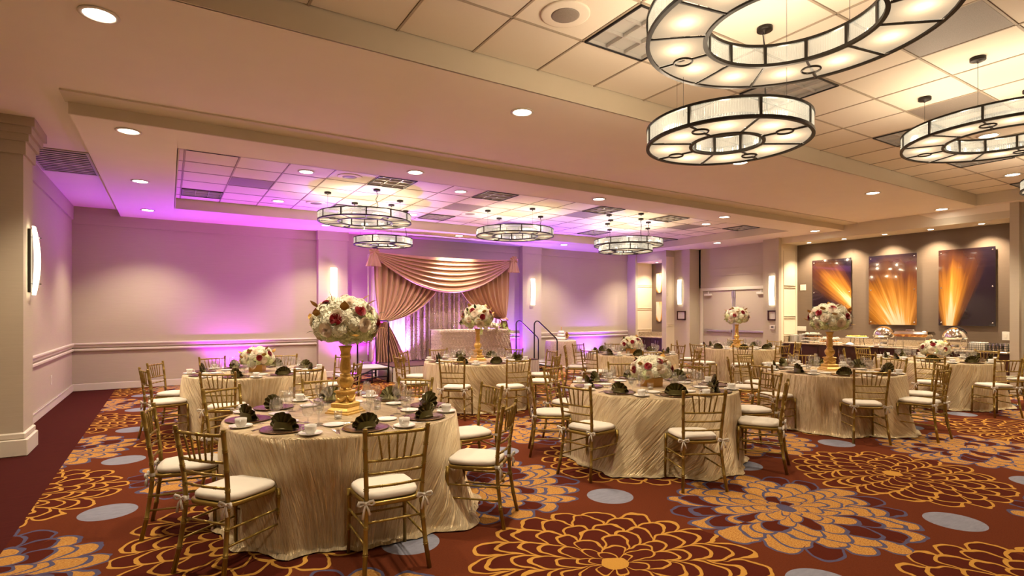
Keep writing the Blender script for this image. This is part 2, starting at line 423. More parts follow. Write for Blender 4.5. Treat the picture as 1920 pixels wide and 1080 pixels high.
# ------------------------------------------------------------------ mesh building
class MB:
    def __init__(s): s.v = []; s.f = []; s.sm = []; s.uv = None
    def add(s, vs, fs, smooth=False):
        o = len(s.v); s.v += [tuple(p) for p in vs]
        s.f += [tuple(i + o for i in f) for f in fs]; s.sm += [smooth] * len(fs)
        return s
    def box(s, c, d, rz=0.0, ch=0.0, taper=1.0):
        x, y, z = d[0] / 2, d[1] / 2, d[2] / 2
        ch = min(ch, x * .9, y * .9, z * .9)
        if ch <= 0:
            vs = [(-x, -y, -z), (x, -y, -z), (x, y, -z), (-x, y, -z), (-x * taper, -y * taper, z), (x * taper, -y * taper, z), (x * taper, y * taper, z), (-x * taper, y * taper, z)]
            fs = [(3, 2, 1, 0), (4, 5, 6, 7), (0, 1, 5, 4), (1, 2, 6, 5), (2, 3, 7, 6), (3, 0, 4, 7)]
        else:
            rings = []
            def oct_(hx, hy, zz):
                return [(-hx + ch, -hy, zz), (hx - ch, -hy, zz), (hx, -hy + ch, zz), (hx, hy - ch, zz), (hx - ch, hy, zz), (-hx + ch, hy, zz), (-hx, hy - ch, zz), (-hx, -hy + ch, zz)]
            vs = oct_(x - ch, y - ch, -z) + oct_(x, y, -z + ch) + oct_(x * taper, y * taper, z - ch) + oct_((x - ch) * taper, (y - ch) * taper, z)
            fs = [tuple(range(7, -1, -1)), tuple(range(24, 32))]
            for k in range(3):
                for i in range(8):
                    j = (i + 1) % 8
                    fs.append((k * 8 + i, k * 8 + j, (k + 1) * 8 + j, (k + 1) * 8 + i))
        ca, sa = cos(rz), sin(rz)
        vs = [(c[0] + p[0] * ca - p[1] * sa, c[1] + p[0] * sa + p[1] * ca, c[2] + p[2]) for p in vs]
        return s.add(vs, fs)
    def b2(s, x0, x1, y0, y1, z0, z1, ch=0.0):
        return s.box(((x0 + x1) / 2, (y0 + y1) / 2, (z0 + z1) / 2), (abs(x1 - x0), abs(y1 - y0), abs(z1 - z0)), 0, ch)
    def quad(s, a, b, c, d): return s.add([a, b, c, d], [(0, 1, 2, 3)])
    def lathe(s, prof, n=16, c=(0, 0, 0), smooth=True, cap=True, sx=1.0, sy=1.0):
        vs = []; fs = []
        for r, z in prof:
            for i in range(n):
                a = 2 * pi * i / n
                vs.append((c[0] + r * cos(a) * sx, c[1] + r * sin(a) * sy, c[2] + z))
        for k in range(len(prof) - 1):
            for i in range(n):
                j = (i + 1) % n
                fs.append((k * n + i, k * n + j, (k + 1) * n + j, (k + 1) * n + i))
        if cap:
            if prof[0][0] > 1e-4: fs.append(tuple(range(n - 1, -1, -1)))
            if prof[-1][0] > 1e-4: fs.append(tuple(range((len(prof) - 1) * n, len(prof) * n)))
        return s.add(vs, fs, smooth)
    def tube(s, pts, r, n=8, closed=False, smooth=True):
        P = [Vector(p) for p in pts]; m = len(P)
        rs = r if isinstance(r, (list, tuple)) else [r] * m
        t0 = (P[1] - P[0]).normalized()
        up = Vector((0, 0, 1)) if abs(t0.z) < 0.9 else Vector((1, 0, 0))
        nx = t0.cross(up).normalized(); vs = []
        for i in range(m):
            if closed: t = (P[(i + 1) % m] - P[i - 1]).normalized()
            else: t = (P[min(i + 1, m - 1)] - P[max(i - 1, 0)]).normalized()
            nx = (nx - t * nx.dot(t)).normalized(); ny = t.cross(nx)
            for k in range(n):
                a = 2 * pi * k / n
                vs.append(P[i] + (nx * cos(a) + ny * sin(a)) * rs[i])
        fs = []
        for i in range(m if closed else m - 1):
            i2 = (i + 1) % m
            for k in range(n):
                k2 = (k + 1) % n
                fs.append((i * n + k, i * n + k2, i2 * n + k2, i2 * n + k))
        if not closed:
            fs.append(tuple(range(n - 1, -1, -1))); fs.append(tuple(range((m - 1) * n, m * n)))
        return s.add(vs, fs, smooth)
    def grid(s, fn, nu, nv, smooth=True, closed_u=False):
        vs = [fn(i / (nu if closed_u else nu - 1), j / (nv - 1)) for j in range(nv) for i in range(nu)]
        fs = []
        for j in range(nv - 1):
            for i in range(nu if closed_u else nu - 1):
                i2 = (i + 1) % nu
                fs.append((j * nu + i, j * nu + i2, (j + 1) * nu + i2, (j + 1) * nu + i))
        return s.add(vs, fs, smooth)
    def xform(s, mat):
        s.v = [tuple(mat @ Vector(p)) for p in s.v]; return s
    def merge(s, o, mat=None):
        vs = [tuple(mat @ Vector(p)) for p in o.v] if mat is not None else o.v
        k = len(s.v); s.v += vs; s.f += [tuple(i + k for i in f) for f in o.f]; s.sm += o.sm
        return s
    def mesh(s, name, mat):
        me = bpy.data.meshes.new(name)
        me.from_pydata(s.v, [], s.f)
        me.polygons.foreach_set('use_smooth', s.sm)
        if mat is not None: me.materials.append(mat)
        me.update()
        return me
    def build(s, name, mat, parent=None, loc=None, rot=None):
        return inst(name, s.mesh(name, mat), parent, loc, rot)
def inst(name, me, parent=None, loc=None, rot=None, scale=None):
    o = bpy.data.objects.new(name, me); COL.objects.link(o)
    if parent is not None: o.parent = parent
    if loc is not None: o.location = loc
    if rot is not None: o.rotation_euler = (0, 0, rot) if isinstance(rot, (int, float)) else rot
    if scale is not None: o.scale = scale if isinstance(scale, (tuple, list)) else (scale,) * 3
    return o
def tag(o, label=None, cat=None, group=None, kind=None):
    if label: o['label'] = label
    if cat: o['category'] = cat
    if group: o['group'] = group
    if kind: o['kind'] = kind
    return o
def thing(name, label, cat, loc=(0, 0, 0), rz=0.0, group=None):
    o = bpy.data.objects.new(name, None); COL.objects.link(o)
    o.location = loc; o.rotation_euler = (0, 0, rz); o.empty_display_size = 0.1
    return tag(o, label, cat, group)
def struct(o, label=None):
    o['kind'] = 'structure'
    if label: o['label'] = label
    return o
def copy_tree(o, parent=None):
    c = o.copy(); COL.objects.link(c)
    if parent is not None: c.parent = parent
    for ch in [q for q in KIDS.get(o.name, [])]:
        copy_tree(ch, c)
    return c
KIDS = {}
def index_kids():
    KIDS.clear()
    for o in bpy.data.objects:
        if o.parent is not None: KIDS.setdefault(o.parent.name, []).append(o)

# ================================================================== ROOM SHELL
XL, XR, YB, YN, XE = -1.67, 14.10, 14.25, -3.2, 14.86
ZB, ZC, ZT, ZD = 3.78, 3.64, 4.00, 3.84      # beam soffit, lower ceiling, near tray, far tray
TX0, TX1, TY0, TY1 = -0.84, 13.90, -2.6, 4.50  # near tray opening
DX0, DX1, DY0, DY1 = 0.10, 13.10, 7.97, 12.60  # far tray opening
CX0, CYF = -0.86, 7.20

struct(MB().b2(XL - .2, 16.2, YN - .2, 16.0, -0.1, 0.0).build('floor', M['carpet']), 'patterned ballroom carpet with gold and rust chrysanthemums')

def frame_plane(mb, x0, x1, y0, y1, hx0, hx1, hy0, hy1, z0, z1):
    mb.b2(x0, hx0, y0, y1, z0, z1); mb.b2(hx1, x1, y0, y1, z0, z1)
    mb.b2(hx0, hx1, y0, hy0, z0, z1); mb.b2(hx0, hx1, hy1, y1, z0, z1)
c = MB()
frame_plane(c, XL - .2, XE, YN - .2, CYF, TX0, TX1, TY0, TY1, ZB, ZT + .12)
c.b2(XL - .2, CX0, CYF, YB + .2, ZB, ZT + .12)
frame_plane(c, CX0, XE, CYF, YB + .3, DX0, DX1, DY0, DY1, ZC, ZT + .12)
c.b2(XE, 16.2, YN - .2, 16.0, ZC, ZT + .12)
c.b2(XL - .2, XE, YB + .2, 16.0, ZC, ZT + .12)
ceil = struct(c.build('ceiling', M['ceiling']), 'cream painted ceiling with deep soffits around two tiled trays')
# khaki painted faces of the trays and of the step
t = MB()
t.b2(TX0, TX1, TY1 - .012, TY1 + .01, ZB, ZT + .02)
t.b2(TX1 - .012, TX1 + .01, TY0, TY1, ZB, ZT + .02)
t.b2(TX0 - .01, TX0 + .012, TY0, TY1, ZB, ZT + .02)
struct(t.build('trim_1', M['trimpaint']), 'khaki upstand around the near ceiling tray')
t = MB()
t.b2(DX0, DX1, DY1 - .012, DY1 + .01, ZC, ZD + .02); t.b2(DX1 - .012, DX1 + .01, DY0, DY1, ZC, ZD + .02)
t.b2(DX0 - .01, DX0 + .012, DY0, DY1, ZC, ZD + .02); t.b2(DX0, DX1, DY0 - .01, DY0 + .012, ZC, ZD + .02)
struct(t.build('trim_2', M['trimpaint']), 'khaki upstand around the far ceiling tray')
t = MB(); t.b2(CX0 - .01, XR, CYF - .03, CYF, ZC, ZB); t.b2(CX0 - .04, XR, CYF - .36, CYF, ZB - .018, ZB)
struct(t.build('trim_3', M['trimpaint']), 'khaki step band between the two ceiling levels')

# tiled trays -------------------------------------------------------
tile_cache = {}
def tile_mesh(w, d):
    k = (round(w, 3), round(d, 3))
    if k not in tile_cache:
        tile_cache[k] = MB().box((0, 0, 0), (w, d, 0.016), 0, 0.004).mesh('tile', M['tile'])
    return tile_cache[k]
def troffer_mesh(s):
    lou = MB(); n = 3; g = s / n
    for i in range(n + 1):
        lou.box((-s / 2 + i * g, 0, .008), (0.009, s, 0.03)); lou.box((0, -s / 2 + i * g, .008), (s, 0.009, 0.03))
    fr = MB()
    for sx in (-1, 1):
        fr.box((sx * (s / 2 + .012), 0, -.004), (0.014, s + .038, 0.026)); fr.box((0, sx * (s / 2 + .012), -.004), (s + .038, 0.014, 0.026))
    lens = MB().box((0, 0, .027), (s, s, .006))
    return (fr.mesh('frame', M['blackplastic']), lou.mesh('louver', M['louver']), lens.mesh('lens', M['troffer']))
TRO = {}
def tray(name, label, x0, x1, y0, y1, z, gx, gy, sx, sy, special, light_group, skip=None):
    root = struct(MB().b2(x0, x1, y0, y1, z + .03, z + .05).build(name, M['plenum']), label)
    bars = MB()
    i0 = math.floor((x0 - gx) / sx) ; i1 = math.ceil((x1 - gx) / sx)
    j0 = math.floor((y0 - gy) / sy) ; j1 = math.ceil((y1 - gy) / sy)
    for i in range(i0, i1 + 1):
        X = gx + i * sx
        if x0 < X < x1: bars.b2(X - .009, X + .009, y0, y1, z - .004, z + .02)
    for j in range(j0, j1 + 1):
        Y = gy + j * sy
        if y0 < Y < y1: bars.b2(x0, x1, Y - .009, Y + .009, z - .004, z + .02)
    bars.build('grid', M['tbar'], root)
    for i in range(i0, i1):
        for j in range(j0, j1):
            a0, a1 = max(x0, gx + i * sx), min(x1, gx + (i + 1) * sx)
            b0, b1 = max(y0, gy + j * sy), min(y1, gy + (j + 1) * sy)
            if a1 - a0 < .06 or b1 - b0 < .06: continue
            cx, cy = (a0 + a1) / 2, (b0 + b1) / 2
            sp = special.get((i, j))
            if sp == 'L': continue
            o = inst('tile', tile_mesh(a1 - a0 - .022, b1 - b0 - .022), root, (cx, cy, z + .008 + random.uniform(0, .002)))
            if sp == 'V':
                o.data = MB().box((0, 0, 0), (a1 - a0 - .022, b1 - b0 - .022, 0.016), 0, .004).mesh('vent_tile', M['ventgrey']); o.name = 'vent_tile'
                o['label'] = 'grey perforated return air tile'
    if sx not in TRO: TRO[sx] = troffer_mesh(min(sx, sy) - .055)
    for (i, j), sp in sorted(special.items()):
        if sp == 'L':
            k = 'near' if z > 3.9 else 'far'
            X, Y = gx + (i + .5) * sx, gy + (j + .5) * sy
            d = LIGHT_WORDS.get((k, i, j), 'grid position %d' % i)
            th = thing('ceiling_light', 'square louvred ceiling light %s' % d, 'ceiling light', (X, Y, z), 0, light_group)
            for nm, me in zip(('frame', 'louver', 'lens'), TRO[sx]): inst(nm, me, th, (0, 0, .0))
    return root
LIGHT_WORDS = {
 ('near', 3, -2): 'left of the largest ring chandelier', ('near', 6, -2): 'just above the small near ring chandelier',
 ('near', 10, -2): 'left of the right-hand ring chandelier', ('near', 13, -2): 'below the right-hand ring chandelier', ('near', 17, -2): 'near the right tray corner',
 ('far', 0, -1): 'at the left end of the far tray, nearer one', ('far', 0, 4): 'at the left end of the far tray, farther one',
 ('far', 4, 0): 'second from left in the far tray front row', ('far', 7, 0): 'third from left in the far tray front row',
 ('far', 11, 0): 'fourth from left in the far tray front row', ('far', 14, 0): 'fifth from left in the far tray front row',
 ('far', 18, 0): 'last on the right in the far tray front row', ('far', 4, 4): 'behind the far left ring chandelier',
 ('far', 7, 4): 'between the far left and centre ring chandeliers, back row', ('far', 14, 4): 'back row behind the far right ring chandeliers',
 ('far', 18, 4): 'at the right end of the back row of the far tray', ('far', 11, 4): 'back row above the centre ring chandelier'}
SN = .715
near_sp = {(3, -2): 'L', (6, -2): 'L', (10, -2): 'L', (13, -2): 'L', (17, -2): 'L', (6, -4): 'V', (9, -3): 'V', (2, -5): 'L', (-1, -4): 'V'}
LIGHT_WORDS[('near', 2, -5)] = 'overhead behind the largest ring chandelier'
tray('ceiling_tray', 'acoustic tile field of the near ceiling tray', TX0 + .012, TX1 - .012, TY0, TY1 - .012, ZT, .925, 4.50, .724, .71, near_sp, 'louvred lights in the near tray')
far_sp = {(0, -1): 'L', (0, 4): 'L', (4, 0): 'L', (7, 0): 'L', (11, 0): 'L', (14, 0): 'L', (18, 0): 'L', (4, 4): 'L', (7, 4): 'L', (14, 4): 'L', (18, 4): 'L',
          (1, 2): 'V', (7, 2): 'V', (11, 1): 'V', (10, 4): 'V', (16, 1): 'V'}
tray('ceiling_tray', 'acoustic tile field of the far ceiling tray', DX0 + .012, DX1 - .012, DY0 + .012, DY1 - .012, ZD, .19, 8.75, .68, .68, far_sp, 'louvred lights in the far tray')

# walls ---------------------------------------------------------------
struct(MB().b2(XL - .2, XL, YN - .2, YB + .2, 0, ZB).build('wall_left', M['wall']), 'left wall in woven beige wallpaper')
struct(MB().b2(XL - .2, XE + .4, YN - .3, YN, 0, ZB).build('wall_front', M['wall']), 'wall behind the viewer')
struct(MB().b2(XL, 13.72, YB, YB + .2, 0, ZB).build('wall_back', M['wall']), 'long back wall in woven beige wallpaper')
# column on the left wall
yc0, yc1 = 8.15, 8.66
mb = MB().b2(XL, -1.385, yc0, yc1, 0, 3.46)
mb.b2(XL, -1.36, yc0 - .025, yc1 + .025, 3.38, 3.56); mb.b2(XL, -1.33, yc0 - .055, yc1 + .055, 3.52, 3.62)
mb.b2(XL, -1.30, yc0 - .085, yc1 + .085, 3.60, 3.70); mb.b2(XL, -1.27, yc0 - .115, yc1 + .115, 3.68, 3.78)
struct(mb.build('wall_column', M['wall']), 'wallpapered column with stepped crown on the left wall')
mb = MB().b2(XL, -1.34, yc0 - .045, yc1 + .04, 0, .19, .01); mb.b2(XL, -1.36, yc0 - .025, yc1 + .02, .19, .26, .012)
struct(mb.build('baseboard_column', M['whitetrim']), 'stepped white plinth of the left column')
struct(MB().b2(XL, XL + .022, YN, yc0 - .05, 0, .15, .008).b2(XL, XL + .022, yc1 + .05, YB, 0, .15, .008).b2(XL, XL + .03, yc1 + .05, YB, .135, .15).build('baseboard_left', M['whitetrim']))
# pilasters on the back wall
def px_x(u, Y): return ony(u, 500, Y)[0]
P1 = (px_x(597, 14.05), px_x(652, 14.05)); P2 = (px_x(980, 14.05), px_x(1015, 14.05))
for a, b_, w_ in ((*P1, 'left'), (*P2, 'right')):
    mb = MB().b2(a, b_, 14.05, YB, 0, ZC); mb.b2(a - .02, b_ + .02, 14.03, YB, 3.42, ZC)
    struct(mb.build('wall_pilaster', M['wall']), '%s pilaster of the back wall' % w_)
def rails(nm, segs, label):
    mb = MB()
    for x0, x1 in segs:
        mb.b2(x0, x1, YB - .045, YB, .945, .985, .008); mb.b2(x0, x1, YB - .025, YB, .90, .945)
        mb.b2(x0, x1, YB - .035, YB, .82, .865, .008)
    struct(mb.build(nm, M['whitetrim']), label)
rails('trim_4', [(XL, P1[0]), (P1[1], P2[0]), (P2[1], 13.66)], 'double chair rail along the back wall')
mb = MB(); y0 = yc1 + .0
mb.b2(XL, XL + .045, y0, YB, .945, .985, .008); mb.b2(XL, XL + .025, y0, YB, .90, .945); mb.b2(XL, XL + .035, y0, YB, .82, .865, .008)
struct(mb.build('trim_5', M['whitetrim']), 'double chair rail along the left wall')
mb = MB()
for x0, x1 in ((XL, P1[0]), (P1[1], P2[0]), (P2[1], 13.66)): mb.b2(x0, x1, YB - .022, YB, 0, .15, .008)
for a, b_ in (P1, P2): mb.b2(a - .022, b_ + .022, 14.028, YB, 0, .15, .008)
struct(mb.build('baseboard_back', M['whitetrim']))
mb = MB()
for x0, x1 in ((XL, P1[0]), (P1[1], P2[0]), (P2[1], 13.66)): mb.b2(x0, x1, YB - .025, YB, 3.42, ZC)
mb.b2(XL, XL + .03, yc1, YB, 3.50, ZB)
struct(mb.build('trim_6', M['wall']), 'frieze band under the ceiling')

# right side: corner alcove, door bay, buffet alcove
def yx(u, X): return onx(u, 500, X)[0]
Ya0 = yx(1194, 13.72); Ya1 = yx(1241, 13.72); Yp = yx(1249, 13.72)
XA = 14.10                                   # wall plane beside the doors
XD = 14.55                                   # door wall
YdL = yx(1293, XA); YdR = yx(1431, XA); Ye = 8.80
XBk = XE
mb = MB()
mb.b2(13.66, 13.76, Ya0, YB + .2, 0, ZC)                       # strip left of the corner alcove
mb.b2(13.72, 13.95, Ya1, Ya0, 3.36, ZC)                        # header over the alcove
mb.b2(13.72, XA, Yp, Ya1, 0, ZC)                                # pier
mb.b2(XA, XA + .5, YdL, Yp, 0, ZC)                              # wall left of doors
mb.b2(XA, XA + .5, Ye + .05, YdR, 0, ZC)                         # wall right of doors
mb.b2(XR - .12, XR - .001, Ye - .002, Ye + .085, 0, ZC)                   # pier beside the buffet
struct(mb.build('wall_right', M['wall']), 'right wall with piers around the double door bay')
# panelled faces
def panel_face_y(mb, x0, x1, Y, z0, z1, splits):
    zs = [z0] + splits + [z1]
    for a, b_ in zip(zs[:-1], zs[1:]):
        mb.b2(x0 + .08, x1 - .08, Y - .014, Y, b_ - .035, b_ - .02); mb.b2(x0 + .08, x1 - .08, Y - .014, Y, a + .02, a + .035)
mb = MB().b2(13.72, XA, Yp - .004, Yp, .15, ZC - .2)
panel_face_y(mb, 13.70, XA + .02, Yp - .004, .15, 3.0, [1.2, 2.2])
struct(mb.build('trim_7', M['cream']), 'cream panel on the pier beside the corner alcove')
# corner alcove interior
Yac = 14.55 / 1.0432
mb = MB().b2(13.77, 15.0, Yac, Yac + .1, 0, 3.4)
panel_face_y(mb, 13.75, 14.6, Yac, 1.0, 3.3, [1.75, 2.55])
struct(mb.build('wall_alcove', M['cream']), 'cream panelled end wall of the corner alcove')
struct(MB().b2(14.55, 14.65, Ya1 - .1, Yac, 0, 3.4).build('wall_alcove', M['brown']), 'brown wall inside the corner alcove')
struct(MB().b2(13.76, 14.65, Ya1 - .12, Ya1 + .003, 0, 3.36).build('wall_alcove', M['cream']), 'near side wall of the corner alcove')
struct(MB().b2(13.74, 14.65, Ya1, Yac, 3.34, 3.38).build('ceiling', M['ceiling']), 'low ceiling of the corner alcove')
# buffet alcove
YR = onx(1893, 420, XR)[0]
struct(MB().b2(XBk, XBk + .1, 3.0, Ye + .2, 0, ZB).build('wall_buffet', M['brown']), 'brown grasscloth wall behind the buffet')
mb = MB().b2(XR, XBk, Ye, Ye + .06, .7, 3.5)
panel_face_y(mb, XR + .02, XBk - .03, Ye, .96, 3.4, [1.48, 2.32])
for zz in (1.03, 1.45, 1.51, 2.29, 2.35, 3.3): mb.b2(XR + .10, XBk - .10, Ye - .014, Ye, zz - .008, zz + .008)
for xx in (XR + .10, XBk - .10): mb.b2(xx - .008, xx + .008, Ye - .014, Ye, 1.03, 3.3)
struct(mb.build('wall_buffet', M['cream']), 'cream panelled end wall of the buffet alcove')
mb = MB().b2(XR, XBk, YR, Ye - .003, 3.48, 3.50)
mb.b2(XR, XBk, 5.58, Ye + .02, 3.50, ZB); mb.b2(XBk - .06, XBk - .001, YR, 5.578, 3.50, ZB)
mb.b2(XR, XR + .12, YR, 5.25, 3.50, 3.63)
mb.add([(XR, 5.58, 3.50), (XR, 5.58, ZB), (XR, 5.25, 3.63), (XR, 5.25, 3.50)], [(0, 1, 2, 3)])
struct(mb.build('trim_8', M['trimpaint']), 'khaki header and soffit over the buffet alcove')
q_ = MB().b2(XR, XR + .12, YR, 5.25, 3.63, ZB)
q_.add([(XR, 5.58, ZB), (XR, 5.25, ZB), (XR, 5.25, 3.63)], [(0, 1, 2)])
struct(q_.build('trim_11', M['ceiling']), 'painted ceiling return above the right half of the buffet')
YR2 = onx(1911, 420, XR)[0]
mb = MB().b2(XR, XBk + .1, YR2, YR, 0, ZB)
struct(mb.build('wall_pier', M['wall']), 'narrow pier at the right end of the buffet')
mb = MB().b2(XR + .12, XBk, YN, YR2, 0, ZB)
struct(mb.build('wall_right', M['wall']), 'right wall beyond the buffet')
mb = MB()
for zz in (1.0, 1.4, 2.1, 2.9):
    mb.b2(XR + .105, XR + .12, 2.6, YR2 - .06, zz - .008, zz + .008)
mb.b2(XR + .105, XR + .12, YR2 - .075, YR2 - .06, 1.0, 2.9)
mb.b2(XR + .12, XR + .20, YN, YR2, 0, .15)
struct(mb.build('trim_9', M['cream']), 'panel mouldings right of the buffet pier')

# double doors
dz = 2.30
ydl, ydr = yx(1318, XD), yx(1441, XD)
mb = MB()
mb.b2(XD - .03, XD + .1, ydl, ydl + .09, 0, dz + .09, .006); mb.b2(XD - .03, XD + .1, ydr - .09, ydr, 0, dz + .09, .006); mb.b2(XD - .03, XD + .1, ydr, ydl, dz, dz + .09, .006)
frm = struct(mb.build('trim_10', M['whitetrim']), 'painted frame around the double doors')
mb = MB(); mb.b2(XD, XD + .1, ydl + .09, YdL + .02, 0, ZC); mb.b2(XD, XD + .1, YdR - .3, ydr - .09, 0, ZC); mb.b2(XD, XD + .1, YdR - .3, YdL, dz + .09, ZC)
mb.b2(XD - .012, XD, ydr, ydl, 2.75, 2.765); mb.b2(XD - .012, XD, ydr, ydl, 2.98, 2.995)
struct(mb.build('wall_door_bay', M['wall']), 'recessed wall around and above the double doors')
ym = (ydl + ydr) / 2
for k, (a, b_) in enumerate(((ym + .006, ydl - .004), (ydr + .004, ym - .006))):
    dr = struct(MB().b2(XD + .01, XD + .055, a, b_, .01, dz - .005, .004).build('door_%d' % (k + 1), M['door']), ('left' if k == 0 else 'right') + ' leaf of the painted double doors')
    MB().b2(XD - .05, XD + .0, a + .06, b_ - .06, 1.02, 1.085, .012).b2(XD - .02, XD + .02, a + .06, a + .16, 1.0, 1.10).b2(XD - .02, XD + .02, b_ - .16, b_ - .06, 1.0, 1.10).build('panic_bar', M['steel'], dr)
    e = b_ - .35 if k == 0 else a + .08
    MB().b2(XD - .06, XD + .01, e, e + .27, dz - .16, dz - .09, .01).b2(XD - .05, XD - .03, e + .1, e + .13, dz - .09, dz - .02).build('door_closer', M['plastic'], dr)
    yy = a + .03 if k == 0 else b_ - .03
    MB().b2(XD - .002, XD + .012, yy - .02, yy + .02, .15, dz - .1).b2(XD - .03, XD + .01, yy - .03, yy + .03, dz - .22, dz - .02, .004).build('flush_bolt', M['steel'], dr)

# AC grille on the upper ceiling, left
g = thing('air_grille', 'long white double air grille in the ceiling above the left column', 'vent', (-1.27, 10.12, ZB - .005))
MB().box((-.0, .0, -.005), (.70, 1.46, .014), 0, .004).build('grille_frame', M['greyvent'], g)
MB().box((0, 0, -.013), (.62, 1.38, .004)).build('duct_opening', M['blackplastic'], g)
for i in range(12):
    y = -.64 + i * .1165
    MB().box((0, y, -.02), (.62, .05 if i != 6 else .07, .006)).build('slat', M['greyvent'], g)
# speakers in the ceiling
SPK = [((2.70, 3.52, ZT), 'near tray beside the louvred light'), ((2.52, 9.07, ZD), 'far tray, left of centre, front'), ((2.55, 11.6, ZD), 'far tray, left, behind'),
       ((5.75, 11.0, ZD), 'far tray, behind the centre'), ((12.1, 3.1, ZT), 'near tray, far right end')]
for (x, y, z), wd in SPK:
    s = thing('ceiling_speaker', 'round flush ceiling speaker in the %s' % wd, 'speaker', (x, y, z), 0, 'ceiling speakers')
    MB().lathe([(.20, 0), (.20, -.008), (.185, -.012), (.12, -.014)], 32).build('speaker_ring', M['ceiling'], s)
    MB().lathe([(.12, -.012), (.10, -.02), (.0, -.024)], 28).build('speaker_mesh', M['ventgrey'], s)

# downlights
DL = []
def words(*a): return a
rowB = [(-.43, 5.0, 'at the top left corner of the picture'), (3.25, 5.0, 'alone in the middle of the wide beam'), (7.0, 5.0, 'just under the small near chandelier'), (10.83, 5.0, 'on the beam left of the right tray corner'), (13.75, 5.02, 'beside the right corner of the near tray')]
for x, y, wd in rowB: DL.append((x, y, ZB, wd))
for x, y, wd in [(-.38, 7.5, 'lower ceiling, left column, nearest of three'), (-.37, 10.26, 'lower ceiling, left column, middle of three'), (-.35, 13.05, 'lower ceiling, left column, farthest of three'),
                 (3.03, 7.5, 'lower ceiling front row, second from left'), (6.52, 7.52, 'lower ceiling front row, third from left'), (10.0, 7.52, 'lower ceiling front row, fourth from left'), (13.6, 7.6, 'lower ceiling front row, by the buffet header'),
                 (13.5, 10.4, 'lower ceiling above the double doors'), (3.1, 13.1, 'behind the far left chandeliers by the back wall'), (6.5, 13.05, 'lower ceiling above the draped backdrop'), (10.0, 13.1, 'lower ceiling near the right pilaster'), (13.3, 13.1, 'lower ceiling in the far right corner')]:
    DL.append((x, y, ZC, wd))
for x, y, wd in [(1.85, 9.12, 'far tray, left, front'), (1.86, 11.8, 'far tray, left, behind'), (4.56, 9.1, 'far tray, second, front'), (4.7, 11.8, 'far tray, second, behind'), (8.2, 11.8, 'far tray, third, behind'), (11.45, 9.15, 'far tray, right end, front'), (11.4, 11.8, 'far tray, right end, behind')]:
    DL.append((x, y, ZD, wd))
for x, y, wd in [(12.4, 3.5, 'near tray, far right'), (2.05, 3.45, 'near tray at the top edge of the picture'), (5.6, .6, 'near tray out of view right'), (9.4, 2.9, 'near tray between right-hand chandeliers'), (0.8, .3, 'near tray above the viewer'), (9.5, .3, 'near tray right side'), (12.9, .3, 'near tray right end')]:
    DL.append((x, y, ZT, wd))
rim_me = MB().lathe([(.105, 0), (.128, -.003), (.128, -.008), (.10, -.012), (.098, .0)], 28, cap=False).mesh('trim_ring', M['whitetrim'])
lens_me = MB().lathe([(.1, -.004), (.0, -.006)], 24).mesh('lens', M['bulb'])
for i, (x, y, z, wd) in enumerate(DL):
    s = thing('downlight', 'round recessed downlight, lit, %s' % wd, 'downlight', (x, y, z), 0, 'recessed ceiling downlights')
    inst('trim_ring', rim_me, s); inst('lens', lens_me, s)
    lamp('downlight_lamp', 'SPOT', (x, y, z - .03), P_DOWN, WARM2, spot_size=radians(112), spot_blend=.7, shadow_soft_size=.09)
ylist = [onz(u, v, 3.48)[1] for u, v in ((1518, 455), (1585, 448), (1660, 439.5), (1746, 430), (1841, 419.5))]
nmw = ['leftmost', 'second from left', 'middle', 'second from right', 'rightmost']
rim_s = MB().lathe([(.06, 0), (.078, -.002), (.078, -.006), (.058, -.009), (.056, .0)], 24, cap=False).mesh('trim_ring', M['whitetrim'])
lens_s = MB().lathe([(.058, -.003), (.0, -.005)], 20).mesh('lens', M['bulb'])
for wd, y in zip(nmw, ylist):
    s = thing('soffit_spotlight', 'small lit spotlight in the buffet soffit, %s of five' % wd, 'spotlight', (14.5, y, 3.48), 0, 'spotlights over the buffet')
    inst('trim_ring', rim_s, s); inst('lens', lens_s, s)
    lamp('soffit_lamp', 'SPOT', (14.5, y, 3.46), P_DOWN * .75, WARM, rot=(0, radians(-6), 0), spot_size=radians(110), spot_blend=.8, shadow_soft_size=.05)
s = thing('soffit_spotlight', 'small lit spotlight in the corner alcove ceiling', 'spotlight', (14.2, (Ya0 + Ya1) / 2 + .1, 3.34))
inst('trim_ring', rim_s, s); inst('lens', lens_s, s)
lamp('alcove_lamp', 'SPOT', (14.2, (Ya0 + Ya1) / 2 + .1, 3.3), P_DOWN * .5, WARM, spot_size=radians(120), spot_blend=.8, shadow_soft_size=.05)

# sconces
def sconce_meshes():
    def sh(u, v):
        a = (u - .5) * radians(150); z = (v - .5) * .80
        bulge = .035 + .045 * (1 - (2 * v - 1) ** 2)
        return (.085 * sin(a) * (1 if abs(2 * v - 1) < .98 else .96), -.03 - (bulge) * cos(a) ** .7 if cos(a) > 0 else -.03, z)
    g = MB().grid(sh, 11, 13)
    g.tube([(-.085, -.06, .27), (0, -.105, .27), (.085, -.06, .27)], .002, 5)
    back = MB().box((0, -.018, 0), (.12, .03, .74), 0, .004)
    cl = MB()
    for z in (-.27, .27):
        cl.tube([(-.088, -.02, z), (-.07, -.075, z), (0, -.101, z), (.07, -.075, z), (.088, -.02, z)], .003, 6)
        cl.lathe([(.0, -.0), (.008, 0), (.008, .012), (0, .014)], 8, (0, -.108, z - .006))
    return g.mesh('shade', M['sconce']), back.mesh('backplate', M['bronze']), cl.mesh('clip', M['bronze'])
SCM = sconce_meshes()
